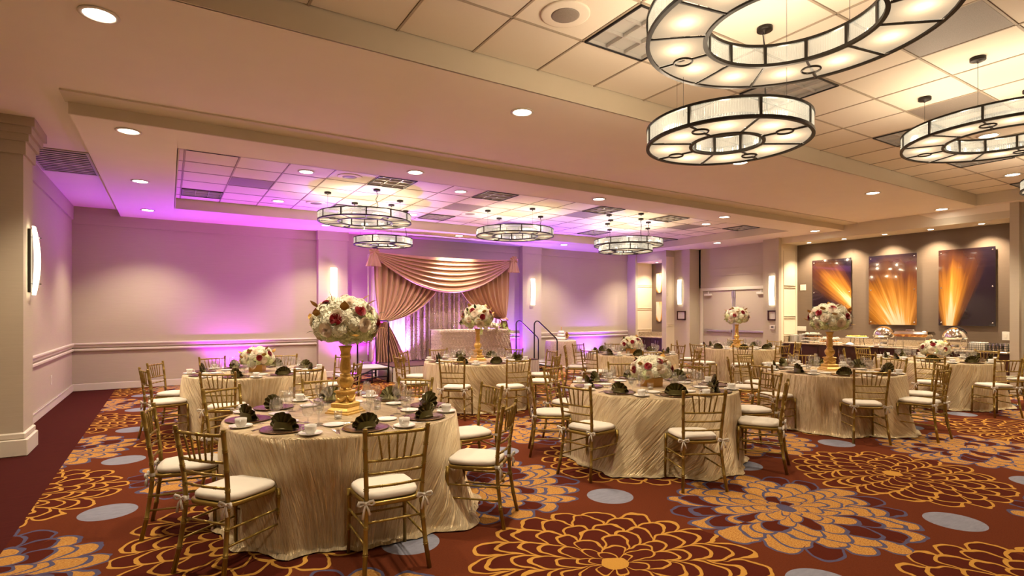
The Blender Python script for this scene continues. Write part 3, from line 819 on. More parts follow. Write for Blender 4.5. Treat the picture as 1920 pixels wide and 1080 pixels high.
def sconce(x, y, z, rz, wd):
    s = thing('wall_sconce', 'tall lit sconce with curved white glass, %s' % wd, 'sconce', (x, y, z), rz, 'curved glass wall sconces')
    for n_, me in zip(('shade', 'backplate', 'clip'), SCM): inst(n_, me, s)
    d = Vector((0, -.16, 0)); d.rotate(Matrix.Rotation(rz, 3, 'Z'))
sconce((P1[0] + P1[1]) / 2, 14.05, 2.33, 0, 'on the left back-wall pilaster')
sconce((P2[0] + P2[1]) / 2, 14.05, 2.25, 0, 'on the right back-wall pilaster')
sconce(-1.385, 8.42, 2.21, pi / 2, 'on the left column')
sconce(XA, yx(1276, XA), 2.28, -pi / 2, 'left of the double doors')
sconce(XA, yx(1449, XA), 2.22, -pi / 2, 'right of the double doors')
sconce(XR + .12, 3.55, 2.2, -pi / 2, 'at the right edge beyond the buffet')

# framed certificates, thermostat, switches
def framed(u0, u1, v0, v1, wd):
    y0, z1 = onx(u0, v0, XA); y1, z0 = onx(u1, v1, XA)
    f = thing('framed_certificate', 'small dark framed certificate %s' % wd, 'picture frame', (XA, (y0 + y1) / 2, (z0 + z1) / 2))
    W, Hh = abs(y0 - y1), z1 - z0
    mb = MB()
    for s_ in (-1, 1):
        mb.box((-.015, s_ * (W / 2 - .02), 0), (.03, .04, Hh), 0, .004); mb.box((-.015, 0, s_ * (Hh / 2 - .02)), (.03, W, .04), 0, .004)
    mb.build('frame', M['wood'], f)
    MB().box((-.006, 0, 0), (.008, W - .06, Hh - .06)).build('certificate', M['paper'], f)
    MB().box((-.011, 0, .0), (.002, W * .5, Hh * .5)).build('print', M['plastic'], f)
framed(1270, 1286, 583, 600, 'under the sconce left of the doors')
framed(1440, 1457, 582, 601, 'under the sconce right of the doors')
y_, z_ = onx(1449, 614, XA)
s = thing('thermostat', 'white thermostat under the right framed certificate', 'thermostat', (XA, y_, z_))
MB().box((-.012, 0, 0), (.024, .16, .11), 0, .006).build('housing', M['plastic'], s); MB().box((-.026, 0, .012), (.003, .07, .035)).build('display', M['blackplastic'], s)
def plate(x, y, z, rz, w_, h_, lab, n=1):
    s = thing('wall_plate', lab, 'wall plate', (x, y, z), rz)
    MB().box((0, -.004, 0), (w_, .008, h_), 0, .002).build('plate', M['plastic'], s)
    for i in range(n): MB().box(((i - (n - 1) / 2) * w_ / n, -.010, 0), (w_ / n * .35, .006, h_ * .45), 0, .002).build('switch', M['whitetrim'], s)
y_, z_ = onx(1506, 539, XBk); plate(XBk, y_, z_, -pi / 2, .16, .16, 'square white wall plate left of the first art panel')
y_, z_ = onx(1503, 616, XBk); plate(XBk, y_, z_, -pi / 2, .26, .13, 'four-gang switch plate above the plate stacks', 4)
y_, z_ = onx(1886, 630, XBk); plate(XBk, y_, z_, -pi / 2, .12, .18, 'white wall plate at the right end of the buffet wall')
plate(XL, 11.9, .48, pi / 2, .10, .16, 'small white outlet low on the left wall')

# art panels
def artpanel(u0, u1, vt, vb, m_, wd, X=XBk, lab=None):
    y0, z1 = onx(u0, vt, X - .06); y1, _ = onx(u1, vt, X - .06); _, z0 = onx(u0, vb, X - .06)
    return y0, y1, z0, z1
ARTS = [(1523, 1596, 489, 610, (.55, -1.25, -.5, .75), 'mostly dark with a golden sweep on its right'), (1629, 1719, 481, 609, (-.15, -1.6, .15, 1.15), 'mostly golden rays'), (1760, 1867, 470, 611, (.15, -1.15, .05, .85), 'golden fan rising beside black')]
nm = ['left', 'middle', 'right']
for k, (u0, u1, vt, vb, pr_, wd) in enumerate(ARTS):
    y0, z1 = onx(u0, vt, XBk - .05); y1 = onx(u1, vt, XBk - .05)[0]; z0 = onx((u0 + u1) / 2, vb, XBk - .05)[1]
    a = thing('art_panel', 'glossy %s art panel over the buffet, %s' % (nm[k], wd), 'art panel', (XBk - .05, (y0 + y1) / 2, (z0 + z1) / 2), 0, 'golden art panels over the buffet')
    W, Hh = y0 - y1, z1 - z0
    # print coordinates: object y runs towards the viewer's left
    mt = M['art']('golden_burst_print', *((-.95, -.80, .72, .36), (-.30, -1.35, .30, .95), (.32, -1.25, -.04, .38))[k], 0)
    MB().box((0, 0, 0), (.012, W, Hh), 0, .002).build('print', mt, a)
    for sy in (-1, 1):
        for zz in (-.92, 0, .92):
            MB().lathe([(0, .0), (.014, 0), (.014, .05), (0, .05)], 10).xform(Matrix.Translation((-.012, sy * (W / 2 - .05), zz * Hh / 2)) @ Matrix.Rotation(pi / 2, 4, 'Y')).build('standoff', M['chrome'], a)
for k, (vt, vb) in enumerate(((513, 549), (566, 603))):
    y0, z1 = onx(1231, vt, 14.5); z0 = onx(1231, vb, 14.5)[1]
    a = thing('art_panel', 'small %s amber art panel inside the corner alcove' % ('upper', 'lower')[k], 'art panel', (14.52, y0 - .25, (z0 + z1) / 2), 0, 'amber art panels in the corner alcove')
    MB().box((0, 0, 0), (.03, .55, z1 - z0), 0, .003).build('print', M['art']('amber_burst_print', .1, -.4, .2, .9, 0), a)
# counters
def counter(name, lab, X0, X1, y0, y1, ztop, doors, splash=True):
    c_ = thing(name, lab, 'cabinet', ((X0 + X1) / 2, (y0 + y1) / 2, 0))
    cx, cy = (X0 + X1) / 2, (y0 + y1) / 2
    MB().b2(X0 + .06 - cx, X1 - cx, y0 - cy, y1 - cy, .08, ztop - .035).b2(X0 + .12 - cx, X1 - cx, y0 - cy, y1 - cy, 0, .08).build('carcass', M['wood'], c_)
    n = doors; dw = (y1 - y0) / n
    for i in range(n):
        a = y0 - cy + i * dw
        d = MB().b2(X0 + .035 - cx, X0 + .058 - cx, a + .006, a + dw - .006, .10, ztop - .05, .004).build('door', M['wood'], c_)
        hy = a + dw - .06 if i % 2 == 0 else a + .06
        MB().tube([(X0 + .035 - cx, hy, ztop - .30), (X0 + .008 - cx, hy, ztop - .30), (X0 + .008 - cx, hy, ztop - .12), (X0 + .035 - cx, hy, ztop - .12)], .006, 6).build('handle', M['chrome'], d)
    return c_
CT = .82
counter('buffet_cabinet', 'long dark cherry cabinet run under the buffet counter', XR - .02, XBk - .012, YR + .01, Ye - .04, CT, 10)
ct = thing('buffet_countertop', 'long speckled granite buffet countertop with backsplash', 'countertop', (14.4, 6.4, CT - .035))
MB().b2(XR - .06 - 14.4, XBk - .005 - 14.4, YR + .01 - 6.4, Ye - .025 - 6.4, 0, .035, .008).build('slab', M['granite'], ct)
MB().b2(XBk - .025 - 14.4, XBk - .006 - 14.4, YR + .01 - 6.4, Ye - .03 - 6.4, .035, .175).b2(XR + .1 - 14.4, XBk - .03 - 14.4, Ye - .045 - 6.4, Ye - .026 - 6.4, .035, .175).build('backsplash', M['granite'], ct)
za = onz(1210, 626, .9)
counter('alcove_cabinet', 'short dark cherry cabinet in the corner alcove', 13.80, 14.54, Ya1 + .01, Yac - .01, .80, 4)
MB_ = MB().b2(13.76, 14.54, Ya1 + .005, Yac - .005, .765, .80, .006).b2(14.52, 14.54, Ya1 + .005, Yac - .005, .80, .95).b2(13.9, 14.54, Yac - .03, Yac - .005, .80, .95)
tag(MB_.build('alcove_countertop', M['granite']), 'short speckled granite countertop in the corner alcove', 'countertop')

# ================================================================== CHANDELIERS
def chandelier_meshes(R, r, n, h, rods):
    D = {}
    top = h / 2; bot = -h / 2
    def ring(mb, rad, z, w_, hh, k=72):
        prof = [(rad - w_ / 2, z - hh / 2), (rad + w_ / 2, z - hh / 2), (rad + w_ / 2, z + hh / 2), (rad - w_ / 2, z + hh / 2), (rad - w_ / 2, z - hh / 2)]
        mb.lathe(prof, k, cap=False, smooth=False)
    fr = MB()
    for rad in (R, r):
        ring(fr, rad, bot + .008, .026, .022); ring(fr, rad, top - .008, .022, .018)
    for i in range(n):
        a = 2 * pi * i / n
        for rad in (R, r):
            fr.box((rad * cos(a), rad * sin(a), 0), (.020, .020, h), a)
    D['frame'] = fr.mesh('frame', M['bronze'])
    med = n // 4
    plainbar = MB(); medbar = MB()
    for i in range(n):
        a = 2 * pi * i / n
    plainbar.box(((R + r) / 2, 0, bot + .004), (R - r, .012, .010))
    D['spoke'] = plainbar.mesh('spoke', M['bronze'])
    cx = (R + r) / 2; mr = (R - r) * .17
    ww = (R - r) / 2 - mr
    medbar.box((r + ww / 2, 0, bot + .003), (ww, .012, .012)); medbar.box((R - ww / 2, 0, bot + .003), (ww, .012, .012))
    medbar.tube([(cx + mr * cos(t * 2 * pi / 20), mr * sin(t * 2 * pi / 20), bot) for t in range(20)], .0075, 6, closed=True)
    D['medallion'] = medbar.mesh('medallion', M['bronze'])
    s = 2 * pi / n; g = .012
    def wedge(u, v):
        a = g / R + u * (s - 2 * g / R); rad = r + .012 + v * (R - r - .024)
        return (rad * cos(a), rad * sin(a), bot + .010)
    D['diffuser'] = MB().grid(wedge, 7, 3).mesh('diffuser', M['diffuser'])
    def rodpanel(rad, cnt, sign):
        mb = MB(); sec = 5
        vs = []; 
        a0 = .013 / rad; a1 = s - a0
        for z in (bot + .018, 0, top - .016):
            for i in range(cnt * sec + 1):
                a = a0 + (a1 - a0) * i / (cnt * sec)
                ph = (i % sec) / sec
                b = abs(sin(pi * i / sec)) * (a1 - a0) * rad / cnt * .55
                rr = rad + sign * b
                vs.append((rr * cos(a), rr * sin(a), z))
        m_ = cnt * sec + 1; fs = []
        for k in range(2):
            for i in range(m_ - 1): fs.append((k * m_ + i, k * m_ + i + 1, (k + 1) * m_ + i + 1, (k + 1) * m_ + i))
        mb.add(vs, fs, False); return mb
    D['outer'] = rodpanel(R - .004, rods, 1).mesh('rod_panel', M['rods'])
    D['inner'] = rodpanel(r + .004, max(6, int(rods * r / R)), -1).mesh('rod_panel', M['rods'])
    return D
CH_BIG = chandelier_meshes(.86, .50, 12, .155, 26)
CH_SM = chandelier_meshes(.606, .27, 8, .155, 26)
can_me = MB().lathe([(0, 0), (.062, 0), (.062, -.030), (.055, -.034), (.01, -.036), (.008, -.055), (0, -.056)], 20).mesh('canopy', M['bronze'])
def chandelier(kind, x, y, zt, zceil, rot, wd, nl, pw, cord=None, canr=None):
    D = CH_BIG if kind == 'big' else CH_SM
    n = 12 if kind == 'big' else 8; R = .86 if kind == 'big' else .606; r = .50 if kind == 'big' else .27
    canr = canr or (.70 if kind == 'big' else .50)
    zc = zt - .0775
    th = thing('ring_chandelier', wd, 'chandelier', (x, y, zc), 0, None)
    inst('frame', D['frame'], th, (0, 0, 0), rot)
    for i in range(n):
        a = rot + 2 * pi * i / n
        inst('medallion' if i % (n // 4) == 0 else 'spoke', D['medallion' if i % (n // 4) == 0 else 'spoke'], th, (0, 0, 0), a)
        inst('diffuser', D['diffuser'], th, (0, 0, 0), a)
        inst('rod_panel', D['outer'], th, (0, 0, 0), a)
        inst('rod_panel', D['inner'], th, (0, 0, 0), a)
    for i in range(4):
        a = i * pi / 2
        cx, cy = canr * cos(a), canr * sin(a)
        cp = inst('canopy', can_me, th, (cx, cy, zceil - zc))
        L = zceil - zc - .05
        MB().tube([(0, 0, -.05), (0, 0, -L)], .0018, 4).build('suspension_wire', M['bronze'], cp)
        if cord == i:
            pts = []
            for k in range(15):
                q = k / 14
                pts.append((.03 * sin(q * 9) * (1 - q * .3), .02 * sin(q * 6 + 1) - .0, -.05 - (L - .1) * q))
            MB().tube(pts, .005, 6).build('power_cord', M['blacksteel'], cp)
    for i in range(nl):
        a = rot + 2 * pi * (i + .5) / nl
        lamp('chandelier_bulb', 'POINT', (x + (R + r) / 2 * cos(a), y + (R + r) / 2 * sin(a), zc + .01), pw / nl, WARM, shadow_soft_size=.03)
CHS = [('big', 3.27, 1.98, 3.50, ZT, .35, 'largest ring chandelier, cut by the top edge of the picture', 12, 1.0, 1),
 ('small', 3.75, 2.80, 3.09, ZT, .22, 'small ring chandelier below the largest one, top right', 8, .7, 0),
 ('big', 7.15, 2.07, 3.50, ZT, .1, 'ring chandelier cut by the right edge of the picture', 12, 1.0, 0),
 ('big', 10.75, 2.05, 3.50, ZT, .1, 'ring chandelier just showing at the far right edge', 6, 1.0, None),
 ('big', 3.20, 10.45, 3.49, ZD, .25, 'upper large ring chandelier of the far left pair', 6, 1.0, 3),
 ('small', 3.90, 11.45, 3.20, ZD, .1, 'lower small ring chandelier in front of the draped backdrop, far left pair', 4, .7, 0),
 ('big', 6.60, 10.45, 3.47, ZD, .12, 'single large ring chandelier in the centre of the far tray', 6, 1.0, 0),
 ('big', 10.00, 10.40, 3.47, ZD, .3, 'upper large ring chandelier of the far right pair', 6, 1.0, 3),
 ('small', 9.00, 9.45, 3.17, ZD, .2, 'lower small ring chandelier of the far right pair', 4, .7, 0)]
for k, x, y, zt, zc_, rt, wd, nl, pw, cd in CHS: chandelier(k, x, y, zt, zc_, rt, wd, nl, P_CHAND * pw * (.75 if y > 5 else 1.0), cd)

# ================================================================== CHIAVARI CHAIRS (faces +X: seat ahead, back at -X)
def bamboo(pts, r, rings, ring_r=1.28):
    """points along a path with doubled turned rings at the given fractions"""
    P = [Vector(p) for p in pts]
    seg = [0.0]
    for a, b_ in zip(P[:-1], P[1:]): seg.append(seg[-1] + (b_ - a).length)
    L = seg[-1]
    def at(d):
        d = max(0, min(L, d))
        for i in range(len(P) - 1):
            if d <= seg[i + 1] + 1e-9:
                q = (d - seg[i]) / max(1e-9, seg[i + 1] - seg[i]); return P[i].lerp(P[i + 1], q)
        return P[-1]
    ds = {0.0: r, L: r}
    for s_ in seg: ds.setdefault(s_, r)
    for fr in rings:
        c_ = fr * L
        for o in (-.007, .005):
            ds[c_ + o - .004] = r; ds[c_ + o] = r * ring_r; ds[c_ + o + .004] = r
    ks = sorted(k for k in ds if 0 <= k <= L)
    return [at(k) for k in ks], [ds[k] for k in ks]
def chair_meshes():
    D = {}; SH = .445                # top of seat frame
    HW, FW = .170, .205              # half widths at back and front
    def post(s):
        pts = [(-.262, s * .205, 0.0), (-.232, s * .190, .15), (-.208, s * .178, .33), (-.200, s * .174, .44), (-.206, s * .178, .56), (-.226, s * .187, .72), (-.252, s * .196, .885)]
        a, rr = bamboo(pts, .0145, (.17, .34, .47, .60, .74, .88))
        a += [Vector((-.2525, s * .1962, .890)), Vector((-.2530, s * .1964, .896)), Vector((-.2535, s * .1966, .901)), Vector((-.254, s * .1968, .908)), Vector((-.254, s * .1968, .912))]
        rr += [.017, .017, .012, .0165, .009]
        return MB().tube(a, rr, 9).mesh('back_post', M['gold'])
    D['post1'], D['post-1'] = post(1), post(-1)
    def fleg(s):
        pts = [(.188, s * .190, SH - .01), (.192, s * .192, .2), (.196, s * .194, 0)]
        a, rr = bamboo(pts, .0145, (.12, .38, .62)); n = len(rr)
        rr = [q * (1 - .18 * i / n) for i, q in enumerate(rr)]
        return MB().tube(a, rr, 9).mesh('leg', M['gold'])
    D['leg1'], D['leg-1'] = fleg(1), fleg(-1)
    def rail(p0, p1, r, rings, bow=0.0, n=7):
        p0, p1 = Vector(p0), Vector(p1)
        pts = [p0.lerp(p1, i / (n - 1)) + Vector((-bow * (1 - (2 * i / (n - 1) - 1) ** 2), 0, 0)) for i in range(n)]
        a, rr = bamboo(pts, r, rings); return MB().tube(a, rr, 7)
    def bx(z):       # back post position at height z
        T = [(.33, -.208, .178), (.44, -.200, .174), (.56, -.206, .178), (.72, -.226, .187), (.885, -.252, .196)]
        for (z0, x0, y0), (z1, x1, y1) in zip(T[:-1], T[1:]):
            if z <= z1:
                q = (z - z0) / (z1 - z0); return x0 + (x1 - x0) * q, y0 + (y1 - y0) * q
        return T[-1][1], T[-1][2]
    for nm_, z, r in (('top_rail', .872, .0105), ('r1', .705, .0095), ('r2', .625, .0085), ('r3', .545, .0085)):
        x, y = bx(z)
        D[nm_] = rail((x, -y, z), (x, y, z), r, (.25, .5, .75) if nm_ != 'top_rail' else (.1, .3, .5, .7, .9), .018, 9).mesh('top_rail' if nm_ == 'top_rail' else 'back_rail', M['gold'])
    xt, yt = bx(.872); xb, yb = bx(.705)
    for i in range(5):
        q = (i - 2) / 2
        p1 = (xt - .018 * (1 - (q * .62) ** 2), q * .118, .872); p0 = (xb - .018 * (1 - (q * .5) ** 2), q * .088, .705)
        D['sp%d' % i] = rail(p0, p1, .0062, (.3, .5, .7), 0, 3).mesh('spindle', M['gold'])
    D['stretch'] = []
    for s in (1, -1):
        for z in (.20, .30):
            q = z / .33; xx = -.255 + (.05) * q * .9; yy = .199 - .02 * q
            D['stretch'].append(rail((xx, s * yy, z), (.192, s * .1925, z), .0075, (.3, .55, .8), 0, 3).mesh('stretcher', M['gold']))
    D['stretch'].append(rail((-.213, -.181, .33), (-.213, .181, .33), .0075, (.25, .5, .75), 0, 3).mesh('stretcher', M['gold']))
    D['stretch'].append(rail((.194, -.193, .25), (.194, .193, .25), .0075, (.25, .5, .75), 0, 3).mesh('stretcher', M['gold']))
    # seat frame: rounded trapezoid
    def outline(t, fw, bw, l0, l1, pw=5.0):
        a = 2 * pi * t; cx_, sy_ = cos(a), sin(a)
        ux = (abs(cx_) ** (2 / pw)) * (1 if cx_ >= 0 else -1); uy = (abs(sy_) ** (2 / pw)) * (1 if sy_ >= 0 else -1)
        x = (l0 + l1) / 2 + ux * (l1 - l0) / 2; q = (x - l0) / (l1 - l0)
        return x, uy * (bw + (fw - bw) * q)
    sf = MB()
    n = 40
    prof = [(.94, -.028), (.985, -.026), (1.0, -.015), (1.0, -.006), (.985, 0), (.93, .001)]
    def seatf(u, v):
        k = min(len(prof) - 1, int(round(v * (len(prof) - 1)))); sc, z = prof[k]
        x, y = outline(u, .206, .178, -.205, .205)
        return (x * sc, y * sc, SH + z)
    sf.grid(seatf, n, len(prof), True, True)
    sf.add([seatf(i / n, 0) for i in range(n)], [tuple(range(n - 1, -1, -1))]); sf.add([seatf(i / n, 1) for i in range(n)], [tuple(range(n))])
    D['seat'] = sf.mesh('seat', M['gold'])
    cu = MB(); rnd = random.Random(4)
    pr2 = [(.90, .001), (.99, .006), (1.015, .018), (1.0, .032), (.95, .042), (.80, .047), (.55, .050), (.25, .051), (.0, .051)]
    def cush(u, v):
        k = min(len(pr2) - 1, int(round(v * (len(pr2) - 1)))); sc, z = pr2[k]
        x, y = outline(u, .200, .175, -.188, .208, 4.0)
        wv = .003 * sin(u * 2 * pi * 9 + k) * (1 if 1 < k < 5 else 0)
        return (x * (sc + wv), y * (sc + wv), SH + .001 + z + wv * .5)
    cu.grid(cush, 44, len(pr2), True, True)
    cu.add([cush(i / 44, 0) for i in range(44)], [tuple(range(43, -1, -1))])
    D['cushion'] = cu.mesh('cushion', M['cushion'])
    # fabric bow tied round each back post
    def bow(s):
        mb = MB(); bxp, byp = -.202, s * .175; z0 = .452
        mb.lathe([(.019, -.012), (.0205, 0), (.019, .012)], 10, (bxp, byp, z0), cap=False)
        c_ = Vector((bxp - .019, byp + s * .010, z0))
        mb.lathe([(0, -.009), (.009, -.005), (.009, .005), (0, .009)], 8, tuple(c_))
        for sd in (-1, 1):
            pts = [c_ + Vector((-.004, sd * .02, .010)), c_ + Vector((-.010, sd * .042, .016)), c_ + Vector((-.012, sd * .050, .0)), c_ + Vector((-.008, sd * .036, -.010)), c_]
            mb.tube([c_] + pts, [.004, .009, .010, .008, .006, .003], 5)
            pts = [c_, c_ + Vector((-.012, sd * .012, -.03)), c_ + Vector((-.014, sd * (.022), -.065 - .02 * (sd > 0)))]
            mb.tube(pts, [.004, .007, .009], 5)
        return mb.mesh('cushion_tie', M['cushion'])
    D['tie1'], D['tie-1'] = bow(1), bow(-1)
    return D
CD = chair_meshes()
def make_chair():
    t = thing('chiavari_chair', None, 'chair')
    for k in ('post1', 'post-1'): inst('back_post', CD[k], t)
    for k in ('leg1', 'leg-1'): inst('leg', CD[k], t)
    inst('top_rail', CD['top_rail'], t)
    for k in ('r1', 'r2', 'r3'): inst('back_rail', CD[k], t)
    for i in range(5): inst('spindle', CD['sp%d' % i], t)
    for me in CD['stretch']: inst('stretcher', me, t)
    inst('seat', CD['seat'], t); inst('cushion', CD['cushion'], t)
    for k in ('tie1', 'tie-1'): inst('cushion_tie', CD[k], t)
    return t
chair0 = make_chair(); index_kids(); chair_used = False

TABLES = {
 1: dict(c=(1.26, 4.66), d='nearest table', kind='tall'),
 2: dict(c=(1.08, 8.62), d='far left table', kind='low'),
 3: dict(c=(4.62, 8.55), d='table before the stage', kind='tall'),
 4: dict(c=(4.69, 4.50), d='middle table', kind='low'),
 5: dict(c=(8.19, 8.42), d='back centre table', kind='low'),
 6: dict(c=(11.70, 8.45), d='table before the doors', kind='tall'),
 7: dict(c=(8.22, 4.38), d='right tall-flower table', kind='tall'),
 8: dict(c=(11.72, 4.38), d='rightmost table', kind='low')}
TABLE_LONG = {1: 'nearest round table with the tallest-looking centrepiece', 2: 'far left round table with low flowers', 3: 'round table in front of the stage with tall flowers',
 4: 'middle front round table with low flowers', 5: 'round table behind the middle one with low flowers', 6: 'round table in front of the double doors with tall flowers',
 7: 'round table right of the middle one with tall flowers', 8: 'rightmost round table by the buffet with low flowers'}
TOPS = {1: [(378, 808), (278, 769), (745, 806), (956, 760), (922, 724), (778, 711), (605, 714), (416, 729)],
 2: [(398, 671), (534, 666), (302, 682), (272, 694), (408, 701), (576, 692), (672, 681), (643, 669)],
 3: [(747, 670), (757, 661), (851, 677), (969, 676), (1031, 658), (1044, 668), (950, 657), (838, 657)],
 4: [(1041, 690), (998, 704), (1079, 725), (1312, 734), (1473, 718), (1446, 700), (1304, 686), (1166, 681)],
 5: [(1066, 650), (1082, 646), (1118, 656), (1220, 659), (1302, 656), (1260, 648), (1153, 645)],
 6: [(1307, 646), (1295, 641), (1394, 650), (1465, 648), (1493, 643), (1448, 640), (1380, 639)],
 7: [(1449, 684), (1374, 673), (1403, 668), (1511, 667), (1655, 674), (1757, 683), (1771, 694), (1630, 696)],
 8: [(1626, 663), (1745, 671), (1889, 675), (1881, 663), (1634, 654), (1582, 656)]}
EXTRA_ANG = {8: [-20.0], 5: [], 6: []}
WORDS8 = ['nearest', 'near left', 'left', 'far left', 'farthest', 'far right', 'right', 'near right']
def seat_name(k, ang):
    """place around the table as seen from the viewer"""
    cx, cy = TABLES[k]['c']
    view = atan2(-cy, -cx)           # from table towards the viewer
    rel = (view - ang) % (2 * pi)      # clockwise seen from above, starting at the nearest point
    return rel
def place_chair(x, y, ang, label, group):
    global chair_used
    if not chair_used: o = chair0; chair_used = True
    else: o = copy_tree(chair0)
    o.location = (x, y, 0); o.rotation_euler = (0, 0, ang)
    o['label'] = label; o['group'] = group
    return o
SEATS = {}
CHZ = .885
for k, tops in TOPS.items():
    cx, cy = TABLES[k]['c']; L = []
    for (u, v) in tops:
        x, y = onz(u, v, CHZ)
        a = atan2(y - cy, x - cx); d = hypot(x - cx, y - cy)
        L.append([a, d])
    for e in EXTRA_ANG.get(k, []): L.append([radians(e), 1.42])
    # limit to a believable pull-out distance; keep chairs from colliding
    for q in L: q[1] = min(max(q[1], 1.39), 1.56)
    L.sort()
    n = len(L)
    for it in range(60):
        for i in range(n):
            a, b_ = L[i], L[(i + 1) % n]
            gap = (b_[0] - a[0]) % (2 * pi)
            if gap < radians(38):
                s_ = (radians(38) - gap) / 2; a[0] -= s_; b_[0] += s_
    SEATS[k] = L
    order = sorted(L, key=lambda q: (seat_name(k, q[0]) + .3) % (2 * pi))
    for i, (a, d) in enumerate(order):
        wn = WORDS8[i] if n == 8 else None
        rel = seat_name(k, a)
    # names by rank around the table
    names = {}
    for i, q in enumerate(order):
        names[id(q)] = WORDS8[i] if n >= 8 else ['nearest', 'near left', 'left', 'far left', 'far right', 'right', 'near right'][i]
    for q in L:
        a, d = q; sc = d - .254
        place_chair(cx + cos(a) * sc, cy + sin(a) * sc, a + pi, 'gold chiavari chair with ivory cushion, %s seat of the %s' % (names[id(q)], TABLES[k]['d']), 'gold chiavari chairs round the %s' % TABLES[k]['d'])
    TABLES[k]['names'] = names

# ================================================================== TABLES AND CLOTHS
FLARE = {20: [(radians(304), .22)], 71: [(radians(205), .10), (radians(250), .08)], 122: [(radians(215), .16), (radians(265), .12)]}
def cloth_mesh(seed, seats, R=.925, H=.765):
    rnd = random.Random(seed); mb = MB(); nu = 200
    waves = [(f, rnd.uniform(0, 2 * pi), rnd.uniform(.5, 1)) for f in (4, 7, 11, 16, 21, 29)]
    flare = [(rnd.uniform(0, 2 * pi), rnd.uniform(.04, .10)) for _ in range(4)] + FLARE.get(seed, [])
    def rfold(th, t):
        s_ = sum(A * sin(f * th + p + t * 1.3 * sin(f)) / (1 + f * .06) for f, p, A in waves) / 2.2
        fl = sum(A * math.exp(-(((th - c_ + pi) % (2 * pi) - pi) / .22) ** 2) for c_, A in flare)
        return s_ * (.004 + .062 * t ** 1.15) + fl * t ** 3 + .03 * t
    levels = [(0.0, H), (.25, H), (.5, H), (.7, H), (.85, H), (.95, H)]
    pts = []
    rows = []
    for q, z in levels: rows.append(('top', q, z))
    rows += [('top', .985, H - .001), ('top', .998, H - .006), ('top', 1.003, H - .016)]
    for i in range(1, 23): rows.append(('side', i / 22.0, 0))
    rows += [('pool', .35, .012), ('pool', 1.0, .006)]
    def fn(u, v):
        k = min(len(rows) - 1, int(round(v * (len(rows) - 1)))); kind, q, z = rows[k]
        th = 2 * pi * u
        if kind == 'top': rr = R * q; zz = z
        elif kind == 'side':
            rr = R * 1.003 + rfold(th, q) + .012 * sin(pi * min(1, q * 2)); zz = (H - .016) * (1 - q) + .012 * q
        else:
            rr = R * 1.003 + rfold(th, 1) + q * (.035 + .03 * sin(th * 7 + seed) ** 2); zz = z + .02 * abs(sin(th * 31 + seed)) * (1 - abs(q - .35))
        return (rr * cos(th), rr * sin(th), zz)
    mb.grid(fn, nu, len(rows), True, True)
    me = mb.mesh('tablecloth', M['cloth'])
    uvl = me.uv_layers.new(name='UVMap')
    arc = [0.0]
    for k in range(1, len(rows)):
        a = Vector(fn(0, (k - 1) / (len(rows) - 1))); b_ = Vector(fn(0, k / (len(rows) - 1))); arc.append(arc[-1] + (b_ - a).length)
    for poly in me.polygons:
        j = poly.index // nu
        for li in poly.loop_indices:
            vi = me.loops[li].vertex_index
            co = me.vertices[vi].co; kk = vi // nu
            if j < 8: uvl.data[li].uv = (co.x, co.y)
            else:
                i = vi % nu
                ii = i if not (i == 0 and poly.index % nu == nu - 1) else nu
                th = 2 * pi * ii / nu
                uvl.data[li].uv = (th * R, arc[kk])
    return me
def table_frame(t):
    MB().lathe([(0, .735), (.905, .735), (.91, .742), (.91, .752), (.905, .758), (0, .758)], 48).build('tabletop', M['wood'], t)
    for a in (pi / 4, 3 * pi / 4, 5 * pi / 4, 7 * pi / 4):
        MB().tube([(.5 * cos(a), .5 * sin(a), .735), (.55 * cos(a), .55 * sin(a), 0)], .016, 8).build('leg', M['blacksteel'], t)

# tableware meshes ------------------------------------------------------
TW = {}
TW['charger'] = MB().lathe([(0, .004), (.10, .004), (.112, .008), (.155, .012), (.163, .013), (.165, .010), (.158, .004), (.10, 0), (0, 0)], 36).mesh('charger_plate', M['charger'])
TW['saucer'] = MB().lathe([(0, .005), (.03, .005), (.045, .008), (.078, .017), (.080, .0185), (.078, .012), (.045, .001), (0, 0)], 28).mesh('saucer', M['china'])
TW['cup'] = MB().lathe([(0, .003), (.026, .003), (.030, .008), (.037, .02), (.040, .045), (.041, .063), (.0385, .063), (.037, .045), (.033, .018), (0, .012)], 24).mesh('cup', M['china'])
TW['cup_handle'] = MB().tube([(.038, 0, .052), (.055, 0, .054), (.064, 0, .042), (.060, 0, .026), (.045, 0, .018), (.036, 0, .02)], .0042, 6).mesh('cup_handle', M['china'])
TW['bread'] = MB().lathe([(0, .004), (.055, .004), (.078, .012), (.080, .0125), (.078, .008), (.05, 0), (0, 0)], 28).mesh('bread_plate', M['china'])
def glassprof(foot, stem, bowl):
    return foot + stem + bowl
TW['wine'] = MB().lathe([(.034, 0), (.034, .002), (.008, .006), (.004, .012), (.0038, .075), (.008, .082), (.026, .096), (.037, .115), (.040, .135), (.037, .160), (.031, .182), (.0295, .182), (.035, .160), (.038, .135), (.035, .116), (.02, .097), (0, .09)], 20).mesh('glass_body', M['glass'])
TW['goblet'] = MB().lathe([(.036, 0), (.036, .002), (.01, .006), (.006, .012), (.005, .05), (.010, .058), (.030, .072), (.041, .095), (.043, .120), (.038, .155), (.036, .155), (.041, .120), (.039, .095), (.026, .073), (0, .066)], 20).mesh('glass_body', M['glass'])
TW['flute'] = MB().lathe([(.030, 0), (.030, .002), (.008, .005), (.004, .012), (.0036, .085), (.010, .098), (.022, .125), (.0265, .155), (.024, .205), (.0225, .205), (.025, .155), (.02, .126), (0, .10)], 18).mesh('glass_body', M['glass'])
TW['votive'] = MB().lathe([(0, 0), (.028, 0), (.030, .004), (.033, .070), (.031, .070), (.028, .012), (0, .010)], 18).mesh('glass_body', M['glass'])
